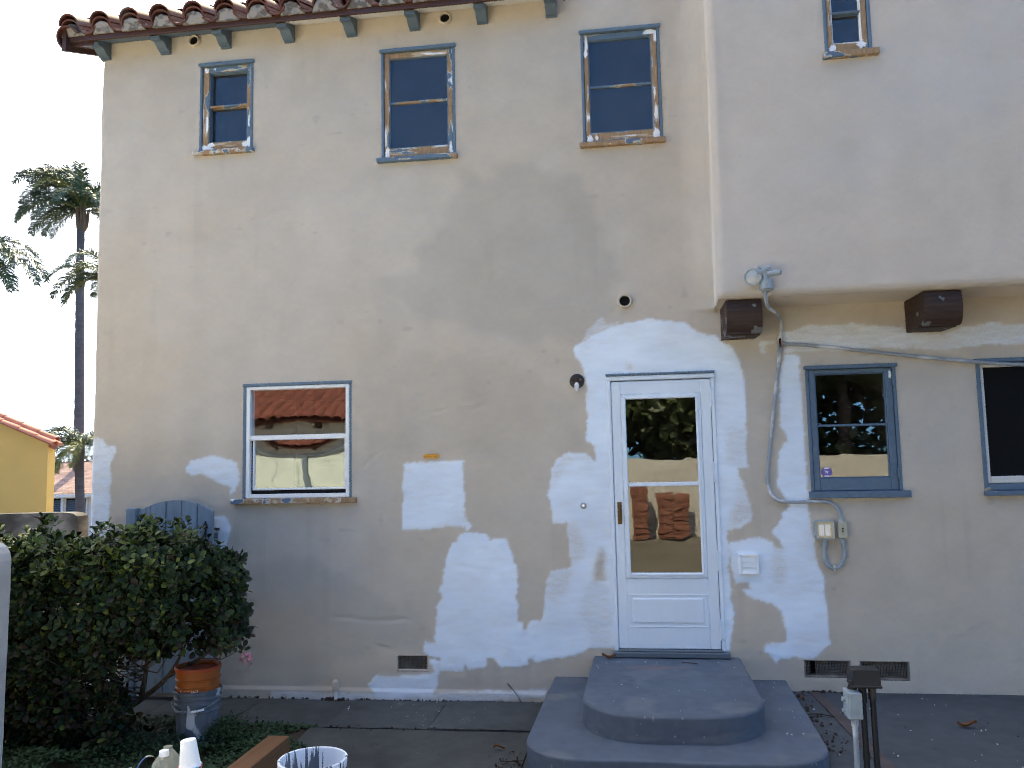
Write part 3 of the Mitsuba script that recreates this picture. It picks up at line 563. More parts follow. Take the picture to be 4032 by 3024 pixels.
# rake at the left end, going up and back
part('rake_board', cat_([prism_x([(-.27, roof_z(-.27) - .165), (3.9, roof_z(3.9) - .165), (3.9, roof_z(3.9) + .03), (-.27, roof_z(-.27) + .03)], -4.735, -4.700),
                         prism_x([(-.19, roof_z(-.19) - .120), (3.9, roof_z(3.9) - .120), (3.9, roof_z(3.9) - .085), (-.19, roof_z(-.19) - .085)], -4.699, X0 + .05)]), 'm_brown', house)
def barrel(r0, r1, L, up=True, th=.013, n=10, arc=math.pi):
    """half-round tile along +y, low end at y = 0"""
    a = np.linspace((math.pi - arc) / 2, math.pi - (math.pi - arc) / 2, n)
    V = []
    for y, r in ((0, r0), (L, r1)):
        for rr in (r, r - th):
            V.append(np.stack([rr * np.cos(a), np.full(n, y), (1 if up else -1) * rr * np.sin(a)], 1))
    V = np.vstack(V); F = []
    o0, i0, o1, i1 = 0, n, 2 * n, 3 * n
    for j in range(n - 1):
        for p, q in ((o0, o1), (i1, i0)): F += [[p + j, q + j, q + j + 1], [p + j, q + j + 1, p + j + 1]]
        for p, q in ((i0, o0), (o1, i1)): F += [[p + j, q + j, q + j + 1], [p + j, q + j + 1, p + j + 1]]
    for j in (0, n - 1):
        F += [[o0 + j, i0 + j, i1 + j], [o0 + j, i1 + j, o1 + j]]
    m = trimesh.Trimesh(V, np.array(F), process=False)
    return m
slope = math.degrees(math.atan(SL))
cover_t = mikit.ply(barrel(.095, .080, .43), 'm_tile', 40)
pan_t = mikit.ply(barrel(.095, .080, .43, False, arc=2.5), 'm_tile', 40)
mort = trimesh.convex.convex_hull(np.array([(x, y, z) for y in (0, .09) for x, z in ((-.108, -.02), (.108, -.02), (.088, .03), (.055, .068), (0, .082), (-.055, .068), (-.088, .03))]))
rs = np.random.default_rng(4)
NC = 16
xs_cov = [-4.655 + .2845 * i for i in range(NC)]
def placed(d, x, y, z, ry=0.0, rz=0.0, tilt=slope):
    return {**d, 'to_world': T().translate([x, y, z]).rotate([1, 0, 0], tilt).rotate([0, 1, 0], ry).rotate([0, 0, 1], rz)}
for row in range(4):
    for i, x in enumerate(xs_cov):
        if x > -.47: continue
        jx, jr = rs.normal(0, .006), rs.normal(0, 1.6)
        y = -.305 + .35 * row * math.cos(math.radians(slope)) + rs.normal(0, .006)
        part('cover_tile', placed(cover_t, x + jx, y, roof_z(y) + .058 + .010 * (row > 0), rs.normal(0, 2.5), jr), None, roof)
        if row == 0:
            part('booster_tile', placed(cover_t, x + jx * .5, y + .022, roof_z(y) + .022, rs.normal(0, 2), jr * .5), None, roof)
            mm = tf(mort, (x, y + .045, roof_z(y) + .005), rx=slope, s=(1 + rs.normal(0, .05), 1, 1.0))
            mm = mm.subdivide().subdivide(); mm.vertices += .020 * (nfbm(mm.vertices * 26, 3, i) - .5)[:, None]
            part('mortar', mm, 'm_mortar', roof, True)
        if i < NC - 1 and x + .142 < -.50:
            part('pan_tile', placed(pan_t, x + .142 + rs.normal(0, .004), y + .012, roof_z(y) + .078, rs.normal(0, 2), rs.normal(0, 1.2)), None, roof)
for j in range(10):  # barrel tiles capping the rake
    y = -.29 + .36 * j * math.cos(math.radians(slope))
    part('rake_tile', {**mikit.ply(barrel(.104, .092, .42, True, arc=3.9, n=16), 'm_tile', 40), 'to_world': T().translate([-4.672, y, roof_z(y) - .055]).rotate([1, 0, 0], slope).rotate([0, 1, 0], -48)}, None, roof)
part('fallen_tile', {**mikit.ply(barrel(.06, .05, .15), 'm_tile', 40), 'to_world': T().translate([-.44, -.24, 5.50]).rotate([1, 0, 0], 60).rotate([0, 1, 0], 60)}, None, roof)
mat('m_solar', lambda p, n, uv: mix((0.012, 0.016, 0.030), (0.03, 0.035, 0.05), smoothstep(.96, .99, dr.maximum(dr.abs(dr.sin(p.x * 19.0)), 0))), 0.15, 0.5)
for i in range(3):
    a = -4.60 + i * 1.37
    k = thing('solar_panel', ['leftmost dark solar panel lying on the red tile roof', 'middle dark solar panel on the red tile roof', 'third dark solar panel on the red tile roof, near the taller wall'][i], 'solar panel')
    P = cbox(0, 1.34, 0, 1.9, -.018, .018, .003)
    part('panel', tf(P, (a, .45, roof_z(.45) + .22), rx=slope), 'm_solar', k)
    part('rail', tf(cat_([cbox(.1, .14, .2, 1.7, -.09, -.019), cbox(1.2, 1.24, .2, 1.7, -.09, -.019)]), (a, .45, roof_z(.45) + .22), rx=slope), 'm_grey_metal', k)
# clay vent pipes and screened foundation vents
for x, z, ri, ro in PIPES:
    prof = np.array([(ri, -.05), (ri, .032), (ri + .004, .038), (ro - .004, .038), (ro, .030), (ro + .004, -.002), (ro + .002, -.05)])
    m = trimesh.creation.revolve(prof, sections=28)
    m = tf(m, (x, 0, z), rx=90)
    k = part('vent_pipe', m, 'm_clay', house, 30)
    part('shade_backing', tf(trimesh.creation.cylinder(ri + .001, .01, sections=20), (x, -.009, z), rx=90), 'm_black', k)  # black disc carries the shade of the bore in its colour
for i, (a, b, c, d) in enumerate(VENTS):
    m = [cbox(a - .002, a + .012, -.002, .09, c, d), cbox(b - .012, b + .002, -.002, .09, c, d), cbox(a + .012, b - .012, -.002, .09, d - .006, d), cbox(a + .012, b - .012, .002, .09, c, c + .012)]
    k = part('foundation_vent', cat_(m), 'm_stucco' if i == 0 else 'm_screen', house)
    wires = []
    rv = np.random.default_rng(i + 40)
    for x in np.arange(a + .014, b - .01, .0105):
        if i == 1 and a + .045 < x < a + .085: continue
        wires.append(cbox(x - .0016, x + .0016, .020 + rv.normal(0, .0015), .0235 + .002, c + .012, d - .006, .0002))
    for z in np.arange(c + .016, d - .006, .0105):
        if i == 1:
            wires += [cbox(a + .012, a + .05, .0252, .028, z - .0016, z + .0016, .0002), cbox(a + .083, b - .012, .0252, .028, z - .0016, z + .0016, .0002)]
        else: wires.append(cbox(a + .012, b - .012, .0252, .028, z - .0016, z + .0016, .0002))
    if i == 0:
        for t in np.arange(a - .1, b + .1, .034):
            for s in (1, -1):
                ln = shapely.LineString([(t, c), (t + s * (d - c), d)]).intersection(shapely.box(a + .014, c + .014, b - .014, d - .008))
                if ln.length > .01: wires.append(prism_y(ln.buffer(.003, cap_style=2), .030, .034))
    part('screen', cat_(wires), 'm_screen', k)
    part('shade_backing', cbox(a - .05, b + .05, .10, .11, c - .05, d + .05), 'm_black', k)  # black sheet stands in for the shade behind the screen
for i, x in enumerate((.713, 2.06)):
    prof = [(.03, 2.958), (-.395, 2.958), (-.418, 2.948), (-.430, 2.905), (-.436, 2.86), (-.430, 2.80), (-.412, 2.752), (-.385, 2.722), (-.345, 2.716), (-.345, 2.732), (-.30, 2.732), (-.30, 2.714), (.03, 2.724)]
    m = prism_x(prof, x, x + .248)
    m = m.subdivide().subdivide(); 
    part('beam_end', m, 'm_dark_wood', house, 25)

# ---------------------------------------------------------------- ground
def terrain_z(x, y):
    t = np.clip((y - 5.0) / 11.0, 0, 1)
    return -0.03 - 1.55 * t * t * (3 - 2 * t)
g1 = np.concatenate([[-400, -150, -60, -30], np.arange(-24, 26, 1.0), [32, 60, 150, 400]])
g2 = np.concatenate([[-300, -100, -40, -20], np.arange(-16, 40, 1.0), [60, 120, 300, 600]])
A, B = np.meshgrid(g1, g2, indexing='ij')
gm = grid_mesh(np.stack([A, B, terrain_z(A, B)], -1))
setting('ground', gm, 'm_yard', 'pale dry yard ground around the house')
# concrete walk along the wall, cut by joints
walk = setting('pavement', cbox(-4.3, 0.4, -.695, 0.03, -.06, -.016, .002), 'm_soil', 'grey concrete walk along the foot of the wall')
def slab(x0, x1, y0, y1, z0, z1, seed):
    n = max(3, int((x1 - x0) / .06)); m = max(3, int((y1 - y0) / .06))
    u, v = np.meshgrid(np.linspace(x0, x1, n), np.linspace(y0, y1, m), indexing='ij')
    P = np.stack([u, v, np.full(u.shape, z1)], -1)
    d = np.minimum(np.minimum(u - x0, x1 - u), np.minimum(v - y0, y1 - v))
    P[..., 2] += 0.006 * (nfbm(P * 2.5, 3, seed) - .5) - .008 * (d < 1e-6)
    top = grid_mesh(P)
    skirt = cbox(x0 + .001, x1 - .001, y0 + .001, y1 - .001, z0, z1 - .012, .002)
    return cat_([top, skirt])
xe = [-4.3, -3.71, -2.962, -2.222, -1.466, -.71, .35]
for i in range(6):
    part('slab', slab(xe[i] + .004, xe[i + 1] - .004, -.690, .0, -.05, [-.012, -.010, -.010, -.004, .002, .010][i] + .004, i), 'm_pave', walk, 40)
walk2 = setting('path', cbox(-1.0, .4, -3.2, -.71, -.06, -.03, .002), 'm_soil', 'grey concrete slabs in front of the walk')
def quad_slab(poly, z0, z1, seed):
    m = prism_z(Polygon(poly), z0, z1)
    for _ in range(5): m = m.subdivide()
    top = m.vertices[:, 2] > z1 - 1e-6
    m.vertices[top, 2] += 0.006 * (nfbm(m.vertices[top] * [2.5, 2.5, 0], 3, seed) - .5)
    return m
part('slab', quad_slab([(-2.31, -.712), (-.722, -.712), (-.722, -3.2), (-1.95, -3.2), (-2.12, -2.0), (-2.27, -1.2)], -.05, -.008, 21), 'm_pave2', walk2, 40)
part('slab', quad_slab([(-.712, -.712), (.4, -.712), (.4, -3.2), (-.712, -3.2)], -.05, -.005, 22), 'm_pave2', walk2, 40)
patio = setting('patio', quad_slab([(.30, .02), (7, .02), (7, -3.4), (.95, -3.4), (.30, -1.6)], -.05, .108, 31), 'm_patio', 'blue grey painted concrete patio to the right of the steps', 40)
part('red_strip', prism_z([(1.225, -.03), (1.29, -.03), (1.325, -.6), (1.38, -1.6), (1.30, -1.6), (1.255, -.6)], .108, .1155), 'm_redstrip', patio)
setting('soil', quad_slab([(-7, -.70), (-2.25, -.70), (-2.2, -1.2), (-2.0, -2.1), (-1.9, -3.4), (-7, -3.4)], -.06, -.022, 41), 'm_soil', 'dark planting soil under the hedge', 40)
# concrete steps: two tiers with rounded front corners
steps = thing('doorstep', 'two tier blue grey painted concrete doorstep with rounded front corners', 'doorstep')
def tier(x0, x1, yf, z0, z1, r, seed, sl_=0.0, sr_=0.0, edge=.017):
    base = Polygon([(x0, .02), (x1, .02), (x1 + sr_, yf), (x0 - sl_, yf)])
    rr = base.buffer(-r, join_style=2).buffer(r, quad_segs=10)
    poly = rr.union(shapely.intersection(base, shapely.box(-9, yf + r * 1.2, 9, 1))).simplify(.001)
    ring = np.array(poly.exterior.segmentize(.03).coords)[:-1]
    if poly.exterior.is_ccw is False: ring = ring[::-1]
    prof = [(0, z0)] + [(0, z) for z in np.linspace(z0 + .02, z1 - edge, 5)] + [(edge * (1 - math.cos(t)), z1 - edge + edge * math.sin(t)) for t in np.linspace(.25, math.pi / 2, 6)]
    t = np.roll(ring, -1, 0) - np.roll(ring, 1, 0); t /= np.linalg.norm(t, axis=1, keepdims=True)
    inn = np.stack([-t[:, 1], t[:, 0]], 1)
    L = np.array([np.column_stack([ring + inn * o, np.full(len(ring), z)]) for o, z in prof])
    n = len(ring); L2 = np.concatenate([L, L[:, :1]], 1)
    side = grid_mesh(L2)
    inner = Polygon(L[-1, :, :2]).buffer(0)
    b = inner.bounds
    gxs, gys = np.meshgrid(np.arange(b[0], b[2], .03), np.arange(b[1], b[3], .03), indexing='ij')
    ok = shapely.contains_xy(inner.buffer(-.012), gxs, gys)
    pts = np.vstack([L[-1, :, :2], np.stack([gxs[ok], gys[ok]], 1)])
    from scipy.spatial import Delaunay
    tri = Delaunay(pts).simplices
    cen = pts[tri].mean(1)
    tri = tri[shapely.contains_xy(inner, cen[:, 0], cen[:, 1])]
    top = trimesh.Trimesh(np.column_stack([pts, np.full(len(pts), z1)]), tri, process=False)
    if top.face_normals[:, 2].mean() < 0: top.invert()
    m = cat_([side, top]); m.merge_vertices()
    m.fix_normals()
    v = m.vertices
    wob = 0.010 * (nfbm(v * 2.2, 3, seed) - .5)[:, None] * np.array([1, 1, .8]) + .006 * (nfbm(v * 14, 3, seed + 3) - .5)[:, None]
    m.vertices = v + wob * (v[:, 1:2] < -.02)
    return m
part('lower_step', tier(-.64, 1.070, -1.755, -.05, .188, .34, 51, .045, -.035), 'm_step', steps, 50)
part('upper_step', tier(-.336, .748, -1.480, .15, .346, .40, 57, .030, .005, .022), 'm_step', steps, 50)

# ---------------------------------------------------------------- the gate standing against the wall
gate = thing('gate', 'blue grey plank gate with an arched top standing against the wall', 'gate')
def arch_z(x):
    t = (x + 3.69) / .335
    return 1.572 - .095 * t * t - .004 * max(0, t) ** 2
gxs = [-4.016, -3.908, -3.771, -3.637, -3.499, -3.364]
for i in range(5):
    a, b = gxs[i] + .0035, gxs[i + 1] - .0035
    top = [(x, arch_z(x)) for x in np.linspace(b, a, 7)]
    m = prism_y(Polygon([(a, .05), (b, .05)] + top), -.135 - .003 * (i % 2), -.105)
    part('plank', m, 'm_gate', gate)
part('gate_post', cbox(-4.108, -4.022, -.165, -.085, -.02, 1.513, .006), 'm_gate', gate)
part('cross_rail', cbox(-4.02, -3.37, -.103, -.065, .28, .37), 'm_gate', gate)
part('cross_rail', cbox(-4.02, -3.37, -.103, -.065, 1.15, 1.24), 'm_gate', gate)
ic = [prism_y(Polygon([(-3.446, 1.345), (-3.402, 1.345), (-3.410, 1.375), (-3.424, 1.405), (-3.438, 1.375)]), -.146, -.1375), cbox(-3.436, -3.412, -.1465, -.1375, 1.20, 1.345, .003)]
th = np.linspace(math.pi * .15, math.pi * .85, 14)
ic.append(tube(np.stack([-3.424 + 0 * th, -.146 - .035 * np.sin((th - .47) * 1.41), 1.335 - .13 * (th - th[0]) / (th[-1] - th[0])], 1), .007, 8))
ic.append(trimesh.creation.icosphere(2, .012).apply_translation((-3.424, -.15, 1.36)))
part('handle', cat_(ic), 'm_iron', gate, 30)
part('lock_plate', cat_([cbox(-3.617, -3.592, -.1415, -.1375, 1.345, 1.395, .001)]), 'm_white_plastic', gate)
part('keyhole', cbox(-3.608, -3.600, -.1428, -.1416, 1.355, 1.375, .0003), 'm_black', gate)
la = thing('latch_catch', 'small dark latch catch on the wall beside the gate', 'latch')
part('bar', cbox(-3.415, -3.372, -.02, .02, 1.322, 1.338, .002), 'm_iron', la)
part('keeper', cat_([cbox(-3.412, -3.385, -.016, .02, 1.252, 1.296, .003), cyl((-3.398, -.018, 1.262), (-3.398, -.018, 1.286), .007, 8)]), 'm_corbel', la)

# ---------------------------------------------------------------- fittings on the wall
so = thing('wall_lamp', 'black round lamp base with a bare spiral bulb left of the door', 'lamp')
part('base', tf(lathe([(0, .016), (.030, .016), (.052, .012), (.058, .004), (.058, -.02), (0, -.02)], 32), (-.405, 0, 2.447), rx=90), 'm_iron', so, 40)
part('holder', cat_([cbox(-.442, -.368, -.050, -.016, 2.446, 2.462, .003), tf(lathe([(0, .034), (.020, .034), (.024, .02), (.024, -.012), (0, -.012)], 20), (-.405, -.046, 2.440), rx=12)]), 'm_dark_wood', so, 30)
th = np.linspace(0, 2 * math.pi * 3.4, 90)
hz = np.linspace(0, -.042, 90)
rad = .0155 * np.clip(1.15 - np.linspace(0, 1, 90) ** 4, .45, 1)
part('bulb', cat_([tube(np.stack([-.405 + rad * np.cos(th), -.056 + rad * np.sin(th), 2.410 + hz], 1), .0048, 7), cyl((-.405, -.056, 2.412), (-.405, -.053, 2.435), .0155, 16)]), 'm_white_plastic', so, 40)
tp = shapely.Polygon([(-1.645, 1.902), (-1.640, 1.8975), (-1.642, 1.892), (-1.646, 1.887), (-1.641, 1.880), (-1.643, 1.870), (-1.524, 1.866), (-1.521, 1.873), (-1.525, 1.880), (-1.519, 1.887), (-1.523, 1.894), (-1.522, 1.903)])
solo('masking_tape', prism_y(tp, -.0135, -.0115), 'm_tape', 'strip of orange masking tape above the white painted square', 'tape')
wp = thing('wall_plug', 'small round grey capped plug left of the door', 'plug')
part('flange', tf(lathe([(0, .012), (.018, .012), (.025, .006), (.026, -.03), (0, -.03)], 24), (-.381, 0, 1.477), rx=90), 'm_conduit', wp, 40)
part('cap', tf(lathe([(0, .030), (.008, .030), (.011, .027), (.011, .012), (0, .012)], 6), (-.381, 0, 1.48), rx=90), 'm_chrome', wp)
lv = thing('dryer_vent', 'white louvred plastic dryer vent beside the door', 'vent')
a, b, c, d = .765, .910, .955, 1.106
part('frame', cat_([member(a, a + .017, -.034, .01, c, d), member(b - .017, b, -.034, .01, c, d), member(a + .017, b - .017, -.034, .01, d - .017, d), member(a + .017, b - .017, -.034, .01, c, c + .013), cbox(a + .01, b - .01, -.008, .012, c + .01, d - .01)]), 'm_white_plastic', lv, 20)
for i in range(3):
    z = c + .014 + .0403 * i
    part('slat', prism_x([(-.030, z), (-.026, z - .001), (-.012, z + .0385), (-.016, z + .0395)], a + .0185, b - .0185), 'm_white_plastic', lv)
sb = thing('wall_stub_pipe', 'short capped white pipe stub at the foot of the wall', 'pipe')
part('cap', cat_([tf(trimesh.creation.capsule(height=.045, radius=.028, count=[16, 16]), (-2.367, -.042, .102), s=(1, .7, 1))]), 'm_stucco', sb, 40)
part('pipe', cat_([cyl((-2.363, -.040, -.03), (-2.363, -.040, .09), .015, 14), cyl((-2.363, -.04, .062), (-2.363, -.04, .078), .019, 14)]), 'm_vinyl', sb, 40)
# flood light with its conduit
fl = thing('flood_light', 'grey double flood light on a round box under the upper storey', 'lamp')
FY = -.53
part('junction_box', cat_([tf(lathe([(0, .034), (.040, .034), (.046, .030), (.046, -.004), (.050, -.006), (.050, -.034), (0, -.034)], 28), (.982, FY, 3.032), rx=0), cbox(.955, 1.010, FY - .02, FY + .06, 2.985, 3.02, .006)]), 'm_grey_metal', fl, 35)
part('swivel', cat_([cyl((.975, FY - .01, 3.06), (.970, FY - .012, 3.13), .026, 16), tf(trimesh.creation.icosphere(2, .034), (.972, FY - .012, 3.135), s=(1, 1, .7)), cyl((.972, FY - .012, 3.125), (.91, FY - .03, 3.118), .020, 14), cyl((.99, FY - .02, 3.15), (1.02, FY - .02, 3.155), .012, 10), cyl((.945, FY - .03, 3.15), (.925, FY - .03, 3.16), .010, 10)]), 'm_grey_metal', fl, 35)
hd = np.array([-.30, -1, -.10]); hd /= np.linalg.norm(hd)
def aim(m, loc, d):
    M = trimesh.geometry.align_vectors([0, 0, 1], d); M[:3, 3] = loc; m = m.copy(); m.apply_transform(M); return m
hc = np.array([.893, -.545, 3.088])
bell = lathe([(.022, -.09), (.030, -.075), (.040, -.05), (.056, -.012), (.0605, .006), (.0605, .012), (.054, .012), (.050, -.01), (.03, -.045), (.0, -.06)], 32)
part('lamp_head', aim(bell, hc, hd), 'm_grey_metal', fl, 35)
mat('m_lens', (0.36, 0.37, 0.36), 0.2, 0.6, clearcoat=0.8)
part('lens', aim(lathe([(0, .018), (.03, .015), (.0525, .006), (.0525, -.004), (0, -.004)], 32), hc, hd), 'm_lens', fl, 40)
part('sensor', cat_([cyl((.985, FY - .02, 3.105), (1.075, FY - .035, 3.110), .0205, 18), cyl((1.0755, FY - .035, 3.110), (1.079, FY - .036, 3.110), .013, 14)]), 'm_grey_metal', fl, 35)
part('sensor_opening', cyl((1.0795, FY - .0362, 3.110), (1.0805, FY - .0363, 3.110), .0115, 14), 'm_black', fl)
cd = thing('electrical_conduit', 'grey metal conduit running down and across the wall from the flood light', 'conduit')
RC = .0125
Pc = spline([(.974, -.52, 2.995), (.975, -.525, 2.93), (1.0, -.45, 2.885), (1.09, -.21, 2.885), (1.145, -.06, 2.865), (1.156, -.03, 2.80), (1.147, -.028, 2.718)], 8)
part('pipe', tube(Pc, RC, 10), 'm_conduit', cd, True)
Pd = spline([(1.139, -.028, 2.635), (1.130, -.028, 2.57), (1.070, -.026, 2.165), (1.003, -.026, 1.70), (1.000, -.026, 1.64), (1.013, -.026, 1.565), (1.050, -.026, 1.513), (1.112, -.026, 1.486), (1.25, -.026, 1.484), (1.396, -.026, 1.485), (1.462, -.027, 1.462), (1.500, -.03, 1.412), (1.510, -.03, 1.337)], 8)
part('pipe', tube(Pd, RC, 10), 'm_conduit', cd, True)
Pe = spline([(1.158, -.026, 2.675), (1.389, -.024, 2.652), (1.734, -.024, 2.600), (2.186, -.026, 2.530), (2.518, -.040, 2.483), (2.859, -.05, 2.446), (3.3, -.05, 2.40)], 8)
part('pipe', tube(Pe, .0135, 10), 'm_conduit', cd, True)
part('fitting', cat_([cbox(1.127, 1.133, -.05, -.006, 2.632, 2.722, .002), cbox(1.151, 1.157, -.05, -.006, 2.632, 2.722, .002), cbox(1.133, 1.151, -.05, -.006, 2.716, 2.722, .002), cbox(1.133, 1.151, -.05, -.006, 2.632, 2.638, .002), cbox(1.133, 1.151, -.014, -.006, 2.638, 2.716, .002), cyl((1.157, -.027, 2.675), (1.185, -.027, 2.672), .0175, 12)]), 'm_conduit', cd)
part('fitting_inside', cbox(1.1335, 1.1505, -.030, -.0145, 2.6385, 2.7155, .001), 'm_black', cd)
part('wire', tube(spline([(1.140, -.033, 2.64), (1.147, -.04, 2.66), (1.148, -.038, 2.69), (1.143, -.033, 2.70)]), .0030, 6), 'm_red', cd)
part('wire', tube(spline([(1.136, -.033, 2.64), (1.139, -.04, 2.655), (1.137, -.036, 2.675)]), .0028, 6), 'm_green', cd)
for p, q in ((( 1.085, -.026, 1.494), (1.13, -.026, 1.4855)), ((1.0015, -.026, 1.665), (1.0005, -.026, 1.635)), ((1.145, -.028, 2.735), (1.143, -.028, 2.715)), ((1.141, -.028, 2.648), (1.137, -.028, 2.612)), ((1.510, -.03, 1.365), (1.510, -.03, 1.337))):
    part('coupling', cyl(p, q, .0165, 12), 'm_conduit', cd, 30)
ob = thing('outlet_box', 'grey weatherproof outlet box with a clear cover and two white sockets', 'outlet')
a, b, c, d = 1.325, 1.458, 1.207, 1.347
part('box', cat_([member(a, a + .010, -.055, .01, c, d), member(b - .010, b, -.055, .01, c, d), member(a + .01, b - .01, -.055, .01, d - .010, d), member(a + .01, b - .01, -.055, .01, c, c + .010), cbox(a + .01, b - .01, -.02, .01, c + .01, d - .01)]), 'm_grey_metal', ob, 20)
part('cover', cbox(a + .003, b - .003, -.062, -.057, c + .003, d - .003, .002), 'm_clear', ob)
for x in (1.368, 1.414): part('socket', cat_([cbox(x - .019, x + .019, -.034, -.0205, 1.235, 1.318, .003), cbox(x - .012, x + .012, -.037, -.0345, 1.283, 1.308, .004), cbox(x - .012, x + .012, -.037, -.0345, 1.245, 1.270, .004)]), 'm_white_plastic', ob)
part('cover_plate', cbox(a + .012, b - .012, -.0240, -.0202, 1.222, 1.332, .001), 'm_ivory', ob)
for z in (1.328, 1.235): part('latch', cbox(a - .012, a - .001, -.045, -.03, z - .008, z + .008, .002), 'm_grey_metal', ob)
sw = thing('light_switch', 'ivory toggle switch box beside the outlet box', 'switch')
part('box', cbox(1.486, 1.545, -.045, .01, 1.222, 1.333, .004), 'm_grey_metal', sw, 20)
part('plate', cbox(1.484, 1.547, -.051, -.0455, 1.219, 1.336, .003), 'm_ivory', sw, 20)
part('toggle', cat_([cbox(1.5085, 1.5215, -.0525, -.0512, 1.262, 1.294, .0005)]), 'm_black', sw)
part('toggle', cbox(1.511, 1.519, -.062, -.053, 1.268, 1.282, .002), 'm_ivory', sw)
for z in (1.312, 1.243): part('screw', cyl((1.515, -.0525, z), (1.515, -.0505, z), .004, 8), 'm_grey_metal', sw)
lp = thing('conduit_loop', 'u shaped flexible grey conduit under the outlet box and switch', 'conduit')
part('hose', tube(spline([(1.386, -.03, 1.205), (1.383, -.03, 1.15), (1.379, -.03, 1.097), (1.396, -.03, 1.03), (1.443, -.03, .996), (1.490, -.03, 1.022), (1.521, -.03, 1.09), (1.519, -.03, 1.15), (1.507, -.03, 1.217)], 8), .0145, 10), 'm_rubber_grey' if False else 'm_grey_metal', lp, True)
part('connector', cat_([cyl((1.386, -.03, 1.206), (1.384, -.03, 1.135), .018, 14), cyl((1.385, -.03, 1.175), (1.385, -.03, 1.160), .021, 6)]), 'm_grey_metal', lp, 30)
part('clamp', cat_([cbox(1.436, 1.450, -.048, .01, 1.005, 1.022, .003), cbox(1.4395, 1.4465, -.047, -.012, .978, 1.0, .002)]), 'm_chrome', lp)
# window sticker
mat('m_violet', (0.16, 0.11, 0.34), 0.5, 0.4)
st = thing('window_sticker', 'violet eight sided alarm sticker with white marks inside the blue casement', 'sticker')
cxs, czs, ro = 1.4415, 1.7017, .042
oc = Polygon([(cxs + ro * math.cos(t), czs + ro * math.sin(t)) for t in np.arange(8) * math.pi / 4 + math.pi / 8])
part('disc', prism_y(oc, .0262, .0275), 'm_violet', st)
wl = [prism_y(shapely.box(cxs - .020, czs + .024, cxs + .020, czs + .034), .0254, .0261), prism_y(shapely.box(cxs - .020, czs - .034, cxs + .020, czs - .026), .0254, .0261)]
wt = text_mesh('W', .020, .0006, True); wt = tf(wt, (cxs - .015, .0261, czs - .010), rx=90); wl.append(wt)
part('marks', cat_(wl), 'm_white_plastic', st)

# ---------------------------------------------------------------- pipes in the foreground on the right
ip = thing('standing_pipes', 'two black vertical pipes under a black angular cap box', 'pipe')
PY = -2.0
mat('m_pipe', lambda p, n, uv: mix((0.014, 0.014, 0.015), (0.055, 0.045, 0.042), smoothstep(.55, .75, fbm(p.x * 12, p.y * 12, p.z * 9, octaves=3))), 0.5, 0.4)
part('pipe', cat_([cyl((1.108, PY, .10), (1.106, PY, .64), .0145, 16), cyl((1.106, PY, .585), (1.106, PY, .655), .0195, 16), cyl((1.108, PY, .31), (1.108, PY, .345), .0175, 14)]), 'm_pipe', ip, 30)
part('pipe', cat_([cyl((1.158, PY, .10), (1.153, PY, .64), .0145, 16), cyl((1.153, PY, .60), (1.153, PY, .655), .0195, 16)]), 'm_pipe', ip, 30)
bxp = prism_x([(-.062 + PY, .683), (.062 + PY, .683), (.05 + PY, .752), (-.048 + PY, .752)], 1.050, 1.182)
part('cap_box', cat_([bxp, cbox(1.046, 1.186, PY - .066, PY + .066, .668, .682, .003), cbox(1.030, 1.05, PY - .06, PY - .02, .69, .705, .004)]), 'm_pipe', ip)
part('collar', cat_([cyl((1.06, PY + .012, .625), (1.06, PY + .012, .667), .019, 14), cyl((1.06, PY + .012, .64), (1.06, PY + .012, .655), .024, 14)]), 'm_pipe', ip, 30)
ep = thing('electric_post', 'grey conduit post with a grey weatherproof box beside the black pipes', 'electrical box')
part('box', cbox(1.020, 1.086, PY - .055, PY + .04, .513, .648, .006), 'm_grey_metal', ep, 20)
part('cover', cbox(1.026, 1.088, PY - .065, PY - .056, .517, .645, .004), 'm_grey_metal', ep, 20)
part('post', cat_([cyl((1.059, PY - .01, .10), (1.059, PY - .01, .512), .0135, 14), cyl((1.059, PY - .01, .475), (1.059, PY - .01, .5125), .018, 14)]), 'm_conduit', ep, 30)
part('knob', cat_([cyl((1.004, PY, .60), (1.02, PY, .60), .012, 10), cyl((1.004, PY, .545), (1.02, PY, .545), .010, 10)]), 'm_grey_metal', ep)

# ---------------------------------------------------------------- buckets, beam, cups
mat('m_orange', lambda p, n, uv: mix((0.36, 0.095, 0.014), (0.25, 0.065, 0.015), fbm(p.x * 14, p.y * 14, p.z * 20)), 0.45, 0.4)
mat('m_orange_rim', (0.36, 0.06, 0.022), 0.45, 0.4)
mat('m_pail_grey', lambda p, n, uv: mix(mix((0.065, 0.08, 0.105), (0.125, 0.14, 0.165), noise(p.x * 30, p.y * 30, p.z * 5)), (0.42, 0.44, 0.48), smoothstep(.53, .60, fbm(p.x * 16, p.y * 16, p.z * 6 + 2, octaves=3))), 0.5, 0.35)
def pail(z0, r0, r1, h, ribs):
    prof = [(0, 0), (r0 - .006, 0), (r0, .006)]
    for z in np.linspace(.02, h - .004, 60):
        r = r0 + (r1 - r0) * z / h
        for za, zb, dr_ in ribs:
            if za <= z <= zb: r += dr_
        prof.append((r, z))
    prof += [(r1 + .004, h), (r1 - .006, h), (r1 - .010, h - .01), (r0 - .008, .012), (0, .012)]
    return tf(lathe(prof, 44), (0, 0, z0))
B0 = np.array([-2.965, -1.06])
gb = thing('grey_bucket', 'grey paint stained bucket standing beside the hedge', 'bucket')
part('body', tf(pail(-.018, .128, .148, .362, [(.225, .235, .008), (.268, .278, .008), (.305, .315, .008), (.336, .362, .009)]), (*B0, 0)), 'm_pail_grey', gb, 35)
th = np.linspace(math.radians(-172), math.radians(-8), 30)
